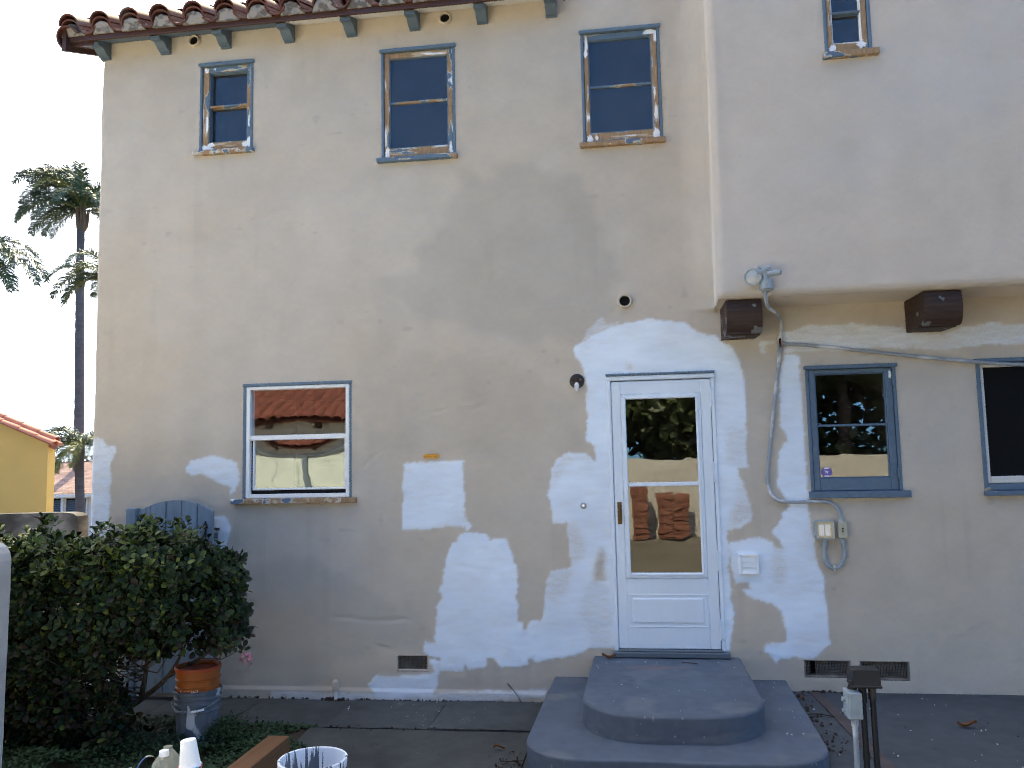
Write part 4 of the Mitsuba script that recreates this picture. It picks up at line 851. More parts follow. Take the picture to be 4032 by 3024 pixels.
part('wire_handle', tube(np.stack([B0[0] + .163 * np.cos(th), B0[1] + .163 * np.sin(th) * 1.0, .285 - .055 * np.sin(-th)], 1), .0022, 6), 'm_grey_metal', gb, True)
part('grip', tube(np.stack([B0[0] + .020 + .168 * np.cos(th[16:22]), B0[1] + .168 * np.sin(th[16:22]), .285 - .055 * np.sin(-th[16:22])], 1), .0075, 8), 'm_white_plastic', gb, True)
ob2 = thing('orange_bucket', 'orange bucket with a red orange rim nested in the grey bucket', 'bucket')
part('body', tf(pail(.145, .126, .145, .345, [(.215, .225, .008), (.262, .272, .008)]), (*B0, 0)), 'm_orange', ob2, 35)
part('rim', tf(lathe([(.136, -.006), (.149, -.008), (.1515, .0), (.151, .013), (.147, .016), (.139, .015), (.138, .0)], 44), (*B0, .478)), 'm_orange_rim', ob2, 40)
part('lid', tf(lathe([(0, -.010), (.10, -.009), (.137, -.011), (.137, -.016), (0, -.016)], 40), (*B0, .482)), 'm_orange_rim', ob2, 40)
ln = []
for a0, a1, z in ((-115, -62, .357), (-115, -62, .320), (-115, -113.5, .338), (-63.5, -62, .338), (-80, -66, .345), (-100, -90, .333)):
    an = np.radians(np.linspace(a0, a1, 10)); tall = .018 if abs(a1 - a0) < 3 else .0014
    r = .126 + .019 * (z - .145) / .345 + .0014
    ln.append(trimesh.Trimesh(np.vstack([np.column_stack([B0[0] + r * np.cos(an), B0[1] + r * np.sin(an), np.full(10, z - tall)]), np.column_stack([B0[0] + r * np.cos(an), B0[1] + r * np.sin(an), np.full(10, z + tall)])]), [[i, i + 1, i + 11] for i in range(9)] + [[i, i + 11, i + 10] for i in range(9)], process=False))
part('printed_lines', cat_(ln), 'm_white_plastic', ob2)
bm = thing('timber_beam', 'brown square timber beam lying on the ground in the foreground', 'beam')
mat('m_timber', lambda p, n, uv: mix((0.20, 0.10, 0.045), (0.115, 0.058, 0.030), noise(p.x * 60, p.y * 2.0, p.z * 60) * .6 + .4 * fbm(p.x * 9, p.y * 3, p.z * 9)), 0.8, 0.2)
beam = cbox(-.070, .070, -1.9, 0, -.03, .14, .004)
beam = beam.subdivide().subdivide()
part('timber', tf(beam, (-2.254, -1.357, 0), rz=.3), 'm_timber', bm, 25)
wb = thing('paint_bucket', 'bucket streaked with dripping white paint in the foreground', 'bucket')
def paint_drip(p, n, uv):
    th_ = dr.atan2(p.y + 2.45, p.x + 1.60)
    a = noise(th_ * 13.0, 2.0, p.z * 2.5) * .65 + .35 * noise(th_ * 34.0, 5.0, p.z * 5)
    lv_ = smoothstep(.47, .53, a + .30 * smoothstep(.30, .42, p.z) - .12 + .5 * smoothstep(.25, .45, th_) * smoothstep(2.2, 1.2, th_))
    return mix((0.11, 0.125, 0.15), (0.74, 0.76, 0.79), lv_)
mat('m_drip', paint_drip, 0.35, 0.45)
WB = (-1.60, -2.45)
part('body', tf(lathe([(0, 0), (.138, 0), (.142, .004), (.160, .352), (.163, .353), (.163, .36), (.168, .362), (.168, .398), (.165, .402), (.158, .400), (.156, .390), (.136, .012), (0, .012)], 64), (*WB, -.008), rx=0), 'm_drip', wb, 35)
th = np.linspace(0, math.pi, 24)
part('wire_handle', tube(np.stack([WB[0] + .170 * np.cos(th), WB[1] - .05 - .16 * np.sin(th), .30 - .09 * np.sin(th)], 1), .0025, 6), 'm_grey_metal', wb, True)
part('paint', tf(lathe([(0, .0), (.139, .0)], 40), (*WB, .09)), 'm_filler', wb)
# low work table below the frame that carries the cups and the bottle
wt_ = thing('work_table', 'low wooden work table below the cups and bottle in the foreground', 'table')
TZ = .455
part('top', cbox(-2.25, -1.60, -3.45, -3.02, TZ - .03, TZ), 'm_timber', wt_)
for x in (-2.21, -1.64):
    for y in (-3.41, -3.06): part('leg', cbox(x - .025, x + .025, y - .025, y + .025, -.03, TZ - .031), 'm_timber', wt_)
mat('m_foam', lambda p, n, uv: C3(0.78, 0.79, 0.80) * (.93 + .09 * noise(p.x * 260, p.y * 260, p.z * 260)), 0.8, 0.2)
fc = solo('foam_cup', tf(lathe([(0, .0), (.0285, .0), (.030, -.002), (.0405, -.092), (.0405, -.095), (.0435, -.097), (.0435, -.104), (.041, -.106), (.039, -.100), (.028, -.006), (0, -.005)], 40), (-1.838, -3.2, .7125), ry=-5.5), 'm_foam', 'white foam cup turned upside down on a red cup', 'cup', 35)
mat('m_redcup', lambda p, n, uv: mix(mix((0.55, 0.03, 0.04), (0.80, 0.80, 0.82), smoothstep(.56, .60, noise(p.x * 55, p.y * 55, p.z * 40))), (0.10, 0.42, 0.60), smoothstep(.62, .66, noise(p.x * 40 + 9, p.y * 40, p.z * 40))), 0.45, 0.4)
rc = solo('paper_cup', tf(lathe([(0, 0), (.030, 0), (.031, .003), (.044, .150), (.047, .152), (.047, .157), (.043, .158), (.042, .15), (.029, .006), (0, .006)], 36), (-1.828, -3.2, TZ)), 'm_redcup', 'red and blue patterned paper cup under the foam cup', 'cup', 35)
bt = thing('water_bottle', 'clear plastic water bottle with a white screw cap', 'bottle')
BT = (-1.943, -3.2)
part('bottle', tf(lathe([(0, 0), (.028, 0), (.032, .006), (.032, .10), (.030, .104), (.032, .108), (.032, .13), (.026, .150), (.0135, .172), (.0130, .184), (.0155, .186), (.0155, .189), (.012, .190)], 36), (*BT, TZ)), 'm_clear', bt, 40)
part('label', tf(lathe([(.0328, .045), (.0328, .098)], 36), (*BT, TZ)), 'm_white_plastic', bt, True)
part('cap', tf(lathe([(0, .213), (.0175, .213), (.0192, .211), (.0195, .191), (.0, .191)], 30), (*BT, TZ)), 'm_white_plastic', bt, 40)
scene['m_jug'] = {'type': 'blendbsdf', 'weight': 0.35, 'a': {'type': 'thindielectric', 'int_ior': 1.4}, 'b': {'type': 'twosided', 'bsdf': {'type': 'principled', 'base_color': {'type': 'rgb', 'value': [.5, .5, .38]}, 'roughness': .3}}}
jg = thing('plastic_jug', 'translucent pale plastic jug behind the water bottle', 'jug')
part('body', tf(lathe([(0, 0), (.06, 0), (.066, .008), (.066, .10), (.06, .13), (.035, .165), (.018, .185), (.018, .195), (0, .195)], 36), (-1.985, -3.10, TZ)), 'm_jug', jg, 40)
mat('m_navy', (0.02, 0.045, 0.15), 0.5, 0.4)
sp_ = thing('blue_strap', 'curled dark blue strap with white marks at the left of the bottle', 'strap')
cv_ = spline([(-2.055, -3.24, .466), (-2.050, -3.24, .56), (-2.035, -3.235, .615), (-2.005, -3.23, .650), (-1.978, -3.225, .652), (-1.964, -3.222, .640)], 8)
def ribbon(c, wv, th_=.0015):
    w = np.array(wv); L = len(c)
    n = np.cross(np.gradient(c, axis=0), w); n /= np.linalg.norm(n, axis=1, keepdims=True)
    V = np.vstack([c - w, c + w, c - w + n * th_, c + w + n * th_])
    F = []
    for i in range(L - 1):
        for a, b in ((0, 1), (3, 2)): F += [[a * L + i, b * L + i, b * L + i + 1], [a * L + i, b * L + i + 1, a * L + i + 1]]
    return trimesh.Trimesh(V, F, process=False)
nv = int(len(cv_) * .62)
part('band', ribbon(cv_[:nv], (.012, -.016, .004)), 'm_navy', sp_)
part('band', ribbon(cv_[nv - 1:], (.012, -.016, .004)), 'm_ivory', sp_, label='beige inner side of the curled strap')
part('marks', tf(text_mesh('3', .016, .001, True), (-2.061, -3.262, .600), rx=90, rz=20), 'm_white_plastic', sp_)

# ---------------------------------------------------------------- leaves and twigs lying about
mat('m_dryleaf', lambda p, n, uv: mix((0.22, 0.10, 0.045), (0.10, 0.05, 0.03), noise(p.x * 70, p.y * 70, p.z * 70)), 0.8, 0.2)
mat('m_twig', (0.045, 0.035, 0.028), 0.9, 0.1)
def curled_leaf(L, Wd, curl, seed):
    rs_ = np.random.default_rng(seed)
    u, v = np.meshgrid(np.linspace(0, 1, 9), np.linspace(-1, 1, 5), indexing='ij')
    hw = Wd * np.sin(np.pi * np.clip(u, .02, .985)) ** .8
    z = curl * L * (v ** 2) * .5 + .12 * L * np.sin(u * 5 + seed) + .004
    return grid_mesh(np.stack([(u - .5) * L, v * hw * .5, z - z.min() + .002], -1))
LEAF = [(-.90, -1.08, .0, .075, 'curled brown leaf on the slab left of the steps'), (-.99, -1.58, .0, .05, 'small dark leaf on the slab near the step corner'),
        (-.22, -.10, .349, .10, 'long brown leaf on the upper step near its left edge'), (2.02, -.78, .112, .11, 'large brown leaf on the patio right of the black pipes'),
        (2.72, -.16, .112, .09, 'olive leaf near the wall at the right end of the patio'), (1.12, -.22, .112, .06, 'brown leaf beside the right end of the lower step'),
        (.80, -.26, .192, .05, 'small brown leaf on the lower step right of the upper one'), (-1.60, -2.10, .0, .05, 'tiny dark leaf on the slab near the paint bucket')]
for i, (x, y, z, L, lab) in enumerate(LEAF):
    solo('fallen_leaf', tf(curled_leaf(L, L * .42, .35, i), (x, y, z), rz=[20, -40, 4, -12, 10, -55, 80, 30][i]), 'm_dryleaf', lab, 'leaf', True)
def twig(pts, r): return tube(spline(pts, 5), r, 5)
solo('twig', twig([(-1.005, .005, .13), (-.96, -.02, .09), (-.93, -.035, .06), (-.885, -.07, .008)], .0035), 'm_twig', 'thin dark twig leaning on the wall base left of the steps', 'twig', True)
solo('twig', cat_([twig([(1.05, -.62, .118), (1.15, -.60, .125), (1.26, -.63, .118)], .004), twig([(1.10, -.66, .118), (1.17, -.60, .122), (1.20, -.55, .118)], .003)]), 'm_twig', 'forked dark twig on the patio beside the steps', 'twig', True)
solo('twig', twig([(.31, -.20, .352), (.36, -.215, .353), (.42, -.235, .352)], .0028), 'm_twig', 'short twig on the upper step', 'twig', True)
solo('twig', cat_([twig([(-.86, -1.30, .006), (-.78, -1.32, .012), (-.72, -1.28, .006)], .003), twig([(-.84, -1.36, .006), (-.76, -1.30, .014), (-.72, -1.36, .006)], .0025)]), 'm_twig', 'small twigs on the slab left of the lower step', 'twig', True)
rs = np.random.default_rng(77)
cr = []
def crumbs(n, fx_, fy_, fz_, s0, s1):
    for _ in range(n):
        s = rs.uniform(s0, s1)
        m = trimesh.creation.icosphere(0, s); m.vertices *= rs.uniform(.3, 1.5, 3)
        cr.append(tf(m, (fx_(), fy_(), fz_ + s * .3), rz=rs.uniform(0, 360)))
crumbs(170, lambda: rs.uniform(-3.3, -.7), lambda: -abs(rs.normal(.004, .018)) - .004, -.006, .003, .011)
crumbs(60, lambda: rs.uniform(-2.2, -.7), lambda: rs.normal(-.70, .02), -.004, .003, .008)
crumbs(45, lambda: rs.normal(-.80, .07), lambda: rs.uniform(-1.7, -1.1), .0, .003, .011)
crumbs(90, lambda: 1.07 + abs(rs.normal(.02, .07)), lambda: rs.uniform(-1.3, -.02), .110, .003, .012)
crumbs(40, lambda: rs.normal(1.24, .08), lambda: -abs(rs.normal(.01, .03)), .110, .004, .013)
crumbs(60, lambda: rs.uniform(-2.2, -.8), lambda: rs.uniform(-2.2, -.1), -.004, .0015, .005)
crumbs(50, lambda: rs.uniform(1.1, 3.4), lambda: rs.uniform(-1.7, -.02), .110, .0015, .006)
crumbs(30, lambda: rs.normal(-2.365, .05), lambda: -abs(rs.normal(.02, .03)) - .01, -.008, .005, .016)
mat('m_chip', (0.55, 0.56, 0.57), 0.8, 0.2)
dark_cr, cr = cr, []
crumbs(70, lambda: rs.uniform(-2.2, -.75), lambda: -abs(rs.normal(.02, .25)) - .01, -.004, .002, .006)
crumbs(30, lambda: rs.uniform(-.3, .7), lambda: rs.uniform(-1.4, -.02), .347, .0015, .005)
crumbs(25, lambda: rs.uniform(.8, 1.0), lambda: rs.uniform(-1.4, -.02), .190, .0015, .005)
crumbs(40, lambda: rs.uniform(1.1, 2.2), lambda: rs.uniform(-1.5, -.02), .110, .0015, .006)
solo('paint_chips', cat_(cr), 'm_chip', 'white crumbs of paint and plaster scattered on steps and paving', 'chips', kind='stuff')
cr = dark_cr
solo('debris', cat_(cr), 'm_twig', 'dark crumbs of soil and leaf litter along the wall foot and slab joints', 'litter', kind='stuff')

# ---------------------------------------------------------------- the hedge
def leaf_fn(a, b, c):
    def fn(p, n, uv):
        r = cell_rand(dr.floor(p.x * 24), dr.floor(p.y * 24), dr.floor(p.z * 24))
        return mix(mix(a, b, r), c, smoothstep(.75, 1.0, noise(p.x * 6, p.y * 6, p.z * 6)))
    return fn
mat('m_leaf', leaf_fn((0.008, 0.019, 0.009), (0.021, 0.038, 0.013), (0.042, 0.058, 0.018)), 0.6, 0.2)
mat('m_leaf_lit', leaf_fn((0.045, 0.072, 0.014), (0.085, 0.105, 0.021), (0.115, 0.10, 0.025)), 0.6, 0.2)
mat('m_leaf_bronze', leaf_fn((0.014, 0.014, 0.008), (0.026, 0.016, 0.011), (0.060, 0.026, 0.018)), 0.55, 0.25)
mat('m_bark', lambda p, n, uv: mix((0.045, 0.035, 0.030), (0.12, 0.10, 0.09), fbm(p.x * 30, p.y * 30, p.z * 14)), 0.9, 0.1)
mat('m_pink', lambda p, n, uv: mix((0.42, 0.12, 0.20), (0.55, 0.30, 0.38), noise(p.x * 90, p.y * 90, p.z * 90)), 0.6, 0.3)
def leaf_mesh():
    """obovate leaf along +x, unit length, folded along its midrib"""
    u = np.array([0, .22, .5, .78, 1.0]); hw = np.array([.03, .17, .30, .29, .04])
    V = [[x, 0, .06 * math.sin(x * 3)] for x in u] + [[x, h, .06 * math.sin(x * 3) + .22 * h] for x, h in zip(u, hw)] + [[x, -h, .06 * math.sin(x * 3) + .22 * h] for x, h in zip(u, hw)]
    F = []
    for i in range(4): F += [[i, i + 1, 6 + i], [i, 6 + i, 5 + i], [i, 10 + i, 11 + i], [i, 11 + i, i + 1]]
    return np.array(V, float), np.array(F)
LV, LF = leaf_mesh()
def frames(pos, d, up, size):
    """matrices that put leaves at pos, pointing along d, upper side towards up"""
    d = d / np.linalg.norm(d, axis=1, keepdims=True)
    y = np.cross(up, d); y /= np.linalg.norm(y, axis=1, keepdims=True) + 1e-9
    z = np.cross(d, y)
    M = np.zeros((len(pos), 4, 4)); M[:, 3, 3] = 1
    M[:, :3, 0], M[:, :3, 1], M[:, :3, 2], M[:, :3, 3] = d * size[:, None], y * size[:, None], z * size[:, None], pos
    return M
def scatter(M, V=None, F=None):
    V = LV if V is None else V; F = LF if F is None else F
    v = np.einsum('kij,nj->kni', M[:, :3, :3], V) + M[:, None, :3, 3]
    f = F[None] + (np.arange(len(M)) * len(V))[:, None, None]
    return trimesh.Trimesh(v.reshape(-1, 3), f.reshape(-1, 3), process=False)
rs = np.random.default_rng(12)
hedge = thing('hedge', 'dense green hedge shrub with bronze lower leaves and a few pink flowers', 'hedge')
HX0, HX1, HY0, HY1, HT = -4.75, -2.80, -1.62, -.52, 1.345
def top_z(x, y): return HT + .05 * math.sin(x * 7.0) + .03 * math.sin(x * 17 + y * 9) - .35 * max(0, (x + 3.05) / .35) ** 2 - .10 * max(0, (y + .85) / .3) - .05 * max(0, (-1.35 - y) / .25)
tips, tdir = [], []
def add_tip(p, d): tips.append(p); tdir.append(d)
def xr_(y): return min(-2.76, -2.84 - .5 * (y + 1.0))
while len(tips) < 900:  # upper surface
    x, y = rs.uniform(HX0, HX1 + .10), rs.uniform(HY0, HY1)
    if x > xr_(y) + .05: continue
    z = top_z(x, y) - abs(rs.normal(0, .10)) + (.05 if rs.random() < .04 else 0)
    add_tip((x, y, z), (rs.normal(0, .45), rs.normal(-.25, .45), 1.0))
while len(tips) < 2700:  # front face and inside, thinner towards the ground
    x, z = rs.uniform(HX0, HX1), rs.uniform(.02, 1.25)
    y = HY0 + abs(rs.normal(0, .22)) + .25 * max(0, .7 - z)
    if z < .66 and x > -3.32: continue
    hole = x > -3.75 and z < .62
    if hole and rs.random() < .55: continue
    if x > xr_(y): continue
    add_tip((x, y, z), (rs.normal(0, .6), -1 + rs.normal(0, .4), .55 + rs.normal(0, .3)))
while len(tips) < 3100:  # right-hand end
    z = rs.uniform(.30, 1.2)
    if z < .66 or rs.random() < .30 * (z < .85): continue
    y = rs.uniform(HY0 + .2, HY1)
    x = xr_(y) + .06 + .05 * rs.normal() - .25 * max(0, z - 1.05) + .03 * math.sin(z * 11) - (.12 if z < .55 else 0)
    add_tip((x, y, z), (1 + rs.normal(0, .3), rs.normal(-.2, .5), .5 + rs.normal(0, .3)))
for p in ((-2.70, -1.0, .70), (-2.70, -1.05, .80), (-2.73, -.95, .90), (-2.66, -1.02, .60), (-2.72, -1.0, 1.03), (-3.665, -1.05, 1.445), (-3.64, -1.0, 1.40), (-2.99, -1.3, 1.40), (-2.96, -1.2, 1.37)): add_tip(p, (.4 if p[0] > -3 else .1, -.3, .9))
for _ in range(46):  # stray shoots
    x = rs.uniform(-4.3, -2.95); y = rs.uniform(-1.55, -.7)
    if x < xr_(y) + .02: add_tip((x, y, top_z(x, y) + rs.uniform(.03, .11)), (rs.normal(0, .25), rs.normal(-.1, .25), 1.0))
for _ in range(24):
    y = rs.uniform(-1.35, -.65); add_tip((xr_(y) + rs.uniform(.10, .19), y, rs.uniform(.68, 1.15)), (.8, rs.normal(-.2, .3), .6))
tips = np.array(tips); tdir = np.array(tdir); tdir /= np.linalg.norm(tdir, axis=1, keepdims=True)
pos, dd, up, size = [], [], [], []
for p, d in zip(tips, tdir):
    a = np.cross(d, [.3, .5, .8]); a /= np.linalg.norm(a); b = np.cross(d, a)
    n = rs.integers(6, 10); ph = rs.uniform(0, 6.28)
    for i in range(n):
        t = ph + i * 2.39996; sp = math.radians(35 + 50 * (1 - i / n) + rs.normal(0, 9))
        e = math.cos(sp) * d + math.sin(sp) * (math.cos(t) * a + math.sin(t) * b)
        pos.append(p - d * .045 * (1 - i / n) + e * .008); dd.append(e + rs.normal(0, .08, 3)); up.append(d); size.append(rs.uniform(.046, .076) * (.75 + .25 * (1 - i / n)))
M = frames(np.array(pos), np.array(dd), np.array(up), np.array(size))
c = M[:, :3, 3]
r = rs.random(len(M))
kind = np.where(r < .10 + .62 * np.clip((c[:, 2] - .95) / .40, 0, 1) ** 1.5 * np.clip(1.0 - (c[:, 0] + 3.6) * .7, .3, 1), 1, 0)  # paler leaves gather on top, more to the left, painting the light there
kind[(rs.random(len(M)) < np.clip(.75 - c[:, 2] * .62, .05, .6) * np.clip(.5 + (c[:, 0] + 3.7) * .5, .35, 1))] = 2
names = ['m_leaf', 'm_leaf_lit', 'm_leaf_bronze']
lp_ = [mikit.ply((LV, LF), n, True) for n in names]
near = np.where((c[:, 1] < -.9) & (c[:, 2] > .8))[0]
near = near[np.argsort(-(size := np.array(size))[near] * (1.8 - c[near, 1]) * (.9 + .2 * rs.random(len(near))))][:290]
chosen = np.zeros(len(M), bool); chosen[near] = True
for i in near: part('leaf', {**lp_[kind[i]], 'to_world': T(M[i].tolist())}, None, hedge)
for j, nm in enumerate(('foliage', 'lit_foliage', 'bronze_foliage')):
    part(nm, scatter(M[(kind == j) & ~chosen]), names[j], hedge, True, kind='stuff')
limbs = [[(-3.80, -.95, -.04), (-3.62, -.98, .12), (-3.42, -1.0, .24), (-3.22, -1.0, .40), (-3.10, -.98, .62)], [(-3.42, -1.0, .24), (-3.30, -1.15, .42), (-3.20, -1.25, .70), (-3.10, -1.2, 1.0)], [(-3.22, -1.0, .40), (-3.00, -.98, .52), (-2.86, -1.0, .62)],
         [(-3.62, -.98, .12), (-3.66, -1.1, .40), (-3.60, -1.2, .75), (-3.50, -1.1, 1.1)], [(-3.80, -.95, -.04), (-3.95, -1.0, .35), (-3.98, -1.2, .75), (-4.0, -1.1, 1.1)], [(-3.66, -1.1, .40), (-3.42, -1.28, .62), (-3.36, -1.3, .95)],
         [(-4.35, -1.0, -.04), (-4.38, -1.05, .4), (-4.40, -1.1, 1.05)], [(-3.10, -.98, .62), (-2.98, -1.0, .86), (-2.92, -.98, 1.1)]]
allp = []
for i, L in enumerate(limbs):
    s = spline(L, 8)
    rr = np.linspace([.036, .02, .016, .022, .024, .016, .022, .014][i], .007, len(s))
    part('branch', tube(s + .012 * (nfbm(s * 8, 2, i)[:, None] - .5), rr, 7), 'm_bark', hedge, True)
    allp.append(s)
allp = np.vstack(allp)
tw = []
sel = rs.random(len(tips)) < np.where(tips[:, 2] < .95, .9, .30)
for p in tips[sel]:
    q = allp[np.argsort(np.linalg.norm((allp - p) * [1, 1, .7], axis=1) + 3 * np.maximum(0, allp[:, 2] - p[2] + .1))[rs.integers(0, 4)]]
    mid = (p + q) / 2 + rs.normal(0, .035, 3) + [0, 0, -.03]
    tw.append(tube(np.array([q, mid, p]), [.0055, .004, .0025], 4, False))
part('twigs', cat_(tw), 'm_bark', hedge, True, kind='stuff')
for cx_, cy_, cz_, R_, nf in ((-2.66, -1.04, .985, .026, 16), (-2.62, -1.06, .545, .044, 40)):
    fl_ = []
    for i in range(nf):
        o = rs.normal(0, 1, 3); o /= np.linalg.norm(o); o *= R_ * rs.uniform(.5, 1) ; o[2] *= 1.3
        nrm = o / np.linalg.norm(o) + [0, -.5, 0]; nrm /= np.linalg.norm(nrm)
        a = np.cross(nrm, [.2, .3, .9]); a /= np.linalg.norm(a); b = np.cross(nrm, a)
        for k5 in range(5):
            t = k5 * 1.2566 + rs.random() * .2
            e = math.cos(t) * a + math.sin(t) * b; f_ = np.cross(nrm, e)
            P0 = np.array([cx_, cy_, cz_]) + o
            fl_.append(trimesh.Trimesh([P0, P0 + e * .007 + f_ * .004 + nrm * .002, P0 + e * .012 + nrm * .004, P0 + e * .007 - f_ * .004 + nrm * .002], [[0, 1, 2], [0, 2, 3]], process=False))
    part('flower_cluster', cat_(fl_), 'm_pink', hedge)
# low weeds under it
mat('m_weed', leaf_fn((0.012, 0.032, 0.012), (0.024, 0.052, 0.018), (0.036, 0.062, 0.019)), 0.6, 0.3)
n = 30000
x, y = rs.uniform(-4.9, -1.95, n), rs.uniform(-2.6, -.66, n)
lim = -2.30 + .13 * np.sin(y * 9) + .10 * nfbm(np.stack([y * 9, y * 0, y * 0], -1), 2, 3) + np.where(y < -1.2, (-1.2 - y) * .22, 0)
h = .16 * nfbm(np.stack([x * 3, y * 3, x * 0], -1), 3, 8) * np.clip((lim - x) / .16, 0, 1) * np.clip((-.66 - y) / .12, .25, 1)
ok = (x < lim) & (nfbm(np.stack([x * 5, y * 5, x * 0], -1), 2, 15) > .26)
x, y, h = x[ok], y[ok], h[ok]
wd = np.stack([rs.normal(0, 1, len(x)), rs.normal(0, 1, len(x)), rs.normal(.35, .3, len(x))], 1)
wm = frames(np.stack([x, y, -.015 + h * rs.random(len(x)) ** .5], 1), wd, np.tile([0.05, -.1, 1.0], (len(x), 1)), rs.uniform(.018, .038, len(x)))
WV = np.array([[0, 0, 0], [.55, .33, .05], [1, 0, 0], [.55, -.33, .05]]); WF = np.array([[0, 3, 2], [0, 2, 1]])
xb = rs.normal(-2.74, .15, 1400); yb = rs.normal(-1.12, .10, 1400); hb = rs.uniform(0, 1, 1400) * .19 * np.exp(-((xb + 2.72) / .15) ** 2)
wm = np.concatenate([wm, frames(np.stack([xb, yb, -.01 + hb], 1), np.stack([rs.normal(0, 1, 1400), rs.normal(0, 1, 1400), rs.normal(.35, .3, 1400)], 1), np.tile([0.05, -.1, 1.0], (1400, 1)), rs.uniform(.018, .034, 1400))])
solo('weeds', scatter(wm, WV, WF), 'm_weed', 'low dark green weeds covering the soil below the hedge', 'weeds', kind='stuff')
# clump beside the bucket
# ---------------------------------------------------------------- garden walls and the far side of the passage
mat('m_grey_stucco', lambda p, n, uv: C3(0.43, 0.41, 0.39) * (.75 + .4 * fbm(p.x * 5, p.y * 5, p.z * 5, octaves=4)), 0.95, 0.1)
gp = Polygon([(-7.0, -.06), (-3.622, -.06), (-3.605, 1.31), (-3.614, 1.355), (-3.635, 1.39), (-3.67, 1.410), (-3.73, 1.417), (-7.0, 1.417)])
gm_ = prism_y(gp.segmentize(.05), -2.22, -2.04)
for _ in range(3): gm_ = gm_.subdivide()
gm_.vertices += (.006 * (nfbm(gm_.vertices * 6, 3, 5) - .5))[:, None] * np.array([1, 1, 1])
solo('garden_wall', gm_, 'm_grey_stucco', 'grey stucco garden wall end with a rounded top at the left edge', 'wall', 40)
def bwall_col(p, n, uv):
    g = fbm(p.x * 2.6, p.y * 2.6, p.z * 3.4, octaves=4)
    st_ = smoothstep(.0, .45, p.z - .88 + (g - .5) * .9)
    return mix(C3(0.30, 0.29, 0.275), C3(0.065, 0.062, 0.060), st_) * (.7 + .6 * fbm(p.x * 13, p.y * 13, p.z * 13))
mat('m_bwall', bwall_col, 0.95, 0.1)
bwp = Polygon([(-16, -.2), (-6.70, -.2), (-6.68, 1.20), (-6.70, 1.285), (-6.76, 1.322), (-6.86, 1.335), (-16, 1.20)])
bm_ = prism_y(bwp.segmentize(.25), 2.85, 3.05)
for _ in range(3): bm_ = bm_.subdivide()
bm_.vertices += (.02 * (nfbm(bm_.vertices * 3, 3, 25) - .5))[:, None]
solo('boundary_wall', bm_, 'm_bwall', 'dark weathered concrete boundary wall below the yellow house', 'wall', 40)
# yellow house
mat('m_yellow', lambda p, n, uv: C3(0.70, 0.455, 0.145) * (.88 + .2 * fbm(p.x * 1.2, p.y * 1.2, p.z * 1.2, octaves=4)), 0.9, 0.15)
mat('m_far_tile', lambda p, n, uv: mix((0.46, 0.20, 0.14), (0.33, 0.13, 0.09), fbm(p.x * 5, p.y * 5, p.z * 5)), 0.8, 0.2)
yh = thing('yellow_house', 'yellow stucco house with a red barrel tile gable edge', 'house')
ex, ez, ax = -11.80, 2.42, -16.4
sl = .405
az_ = ez + sl * (ex - ax)
part('wall', prism_y(Polygon([(2 * ax - ex, -2), (ex, -2), (ex, ez), (ax, az_), (2 * ax - ex, ez)]), 9.0, 9.22), 'm_yellow', yh)
rf = part('roof', cat_([prism_y(Polygon([(ex + .14, ez - .056 + .01), (ax, az_ + .01), (ax, az_ + .08), (ex + .14, ez + .02)]), 8.93, 9.25), prism_y(Polygon([(2 * ax - ex - .14, ez - .046), (2 * ax - ex - .14, ez + .02), (ax, az_ + .08), (ax, az_ + .01)]), 8.93, 9.25)]), 'm_far_tile', yh)
ft = mikit.ply(barrel(.115, .10, .50, True, arc=3.4, n=12), 'm_far_tile', 40)
ft2 = mikit.ply(barrel(.10, .085, .50, True, n=12), 'm_far_tile', 40)
ang_ = math.degrees(math.atan(sl))
for i in range(14):
    x = ex + .17 - .40 * i
    z = ez + .005 - (x - ex) * sl
    part('rake_tile', {**ft, 'to_world': T().translate([x, 8.95, z]).rotate([0, 0, 1], 90).rotate([1, 0, 0], ang_).rotate([0, 1, 0], 35)}, None, rf)
    part('cover_tile', {**ft2, 'to_world': T().translate([x - .06, 9.10, z + .11]).rotate([0, 0, 1], 90).rotate([1, 0, 0], ang_)}, None, rf)
# neighbour house with shingles and shutters
mat('m_shingle', lambda p, n, uv: mix((0.20, 0.135, 0.12), (0.33, 0.24, 0.21), cell_rand(dr.floor(p.x * 4.2 + 3 * cell_rand(dr.floor(p.y * 9.0))), dr.floor(p.y * 9.0))) * (.8 + .4 * noise(p.x * 20, p.y * 20, p.z * 20)), 0.95, 0.1)
mat('m_white_paint', (0.74, 0.75, 0.74), 0.6, 0.3)
nh = thing('neighbour_house', 'far low house with brown shingle roof and dark louvred shutters', 'house')
part('wall', cbox(-32, -14, 24.3, 32, -1.7, .86), 'm_white_paint', nh)
co = []
for i in range(34):
    y0 = 23.9 + i * .125; z0 = .985 + (y0 - 23.9) * .31
    co.append(prism_x([(y0, z0 - .02), (y0, z0 + .022), (y0 + .15, z0 + .15 * .31 + .004), (y0 + .15, z0 + .15 * .31 - .03)], -32.5, -13.5))
rf2 = part('roof', cat_(co), 'm_shingle', nh)
part('ridge_cap', cbox(-32.5, -13.5, 28.1, 28.35, 2.24, 2.34), 'm_black', rf2)
part('roof_back', prism_x([(28.2, 2.24), (28.2, 2.30), (32.4, 1.0), (32.4, .94)], -32.5, -13.5), 'm_shingle', nh)
part('fascia', cbox(-32.5, -13.5, 23.86, 23.93, .845, .978), 'm_white_paint', nh)
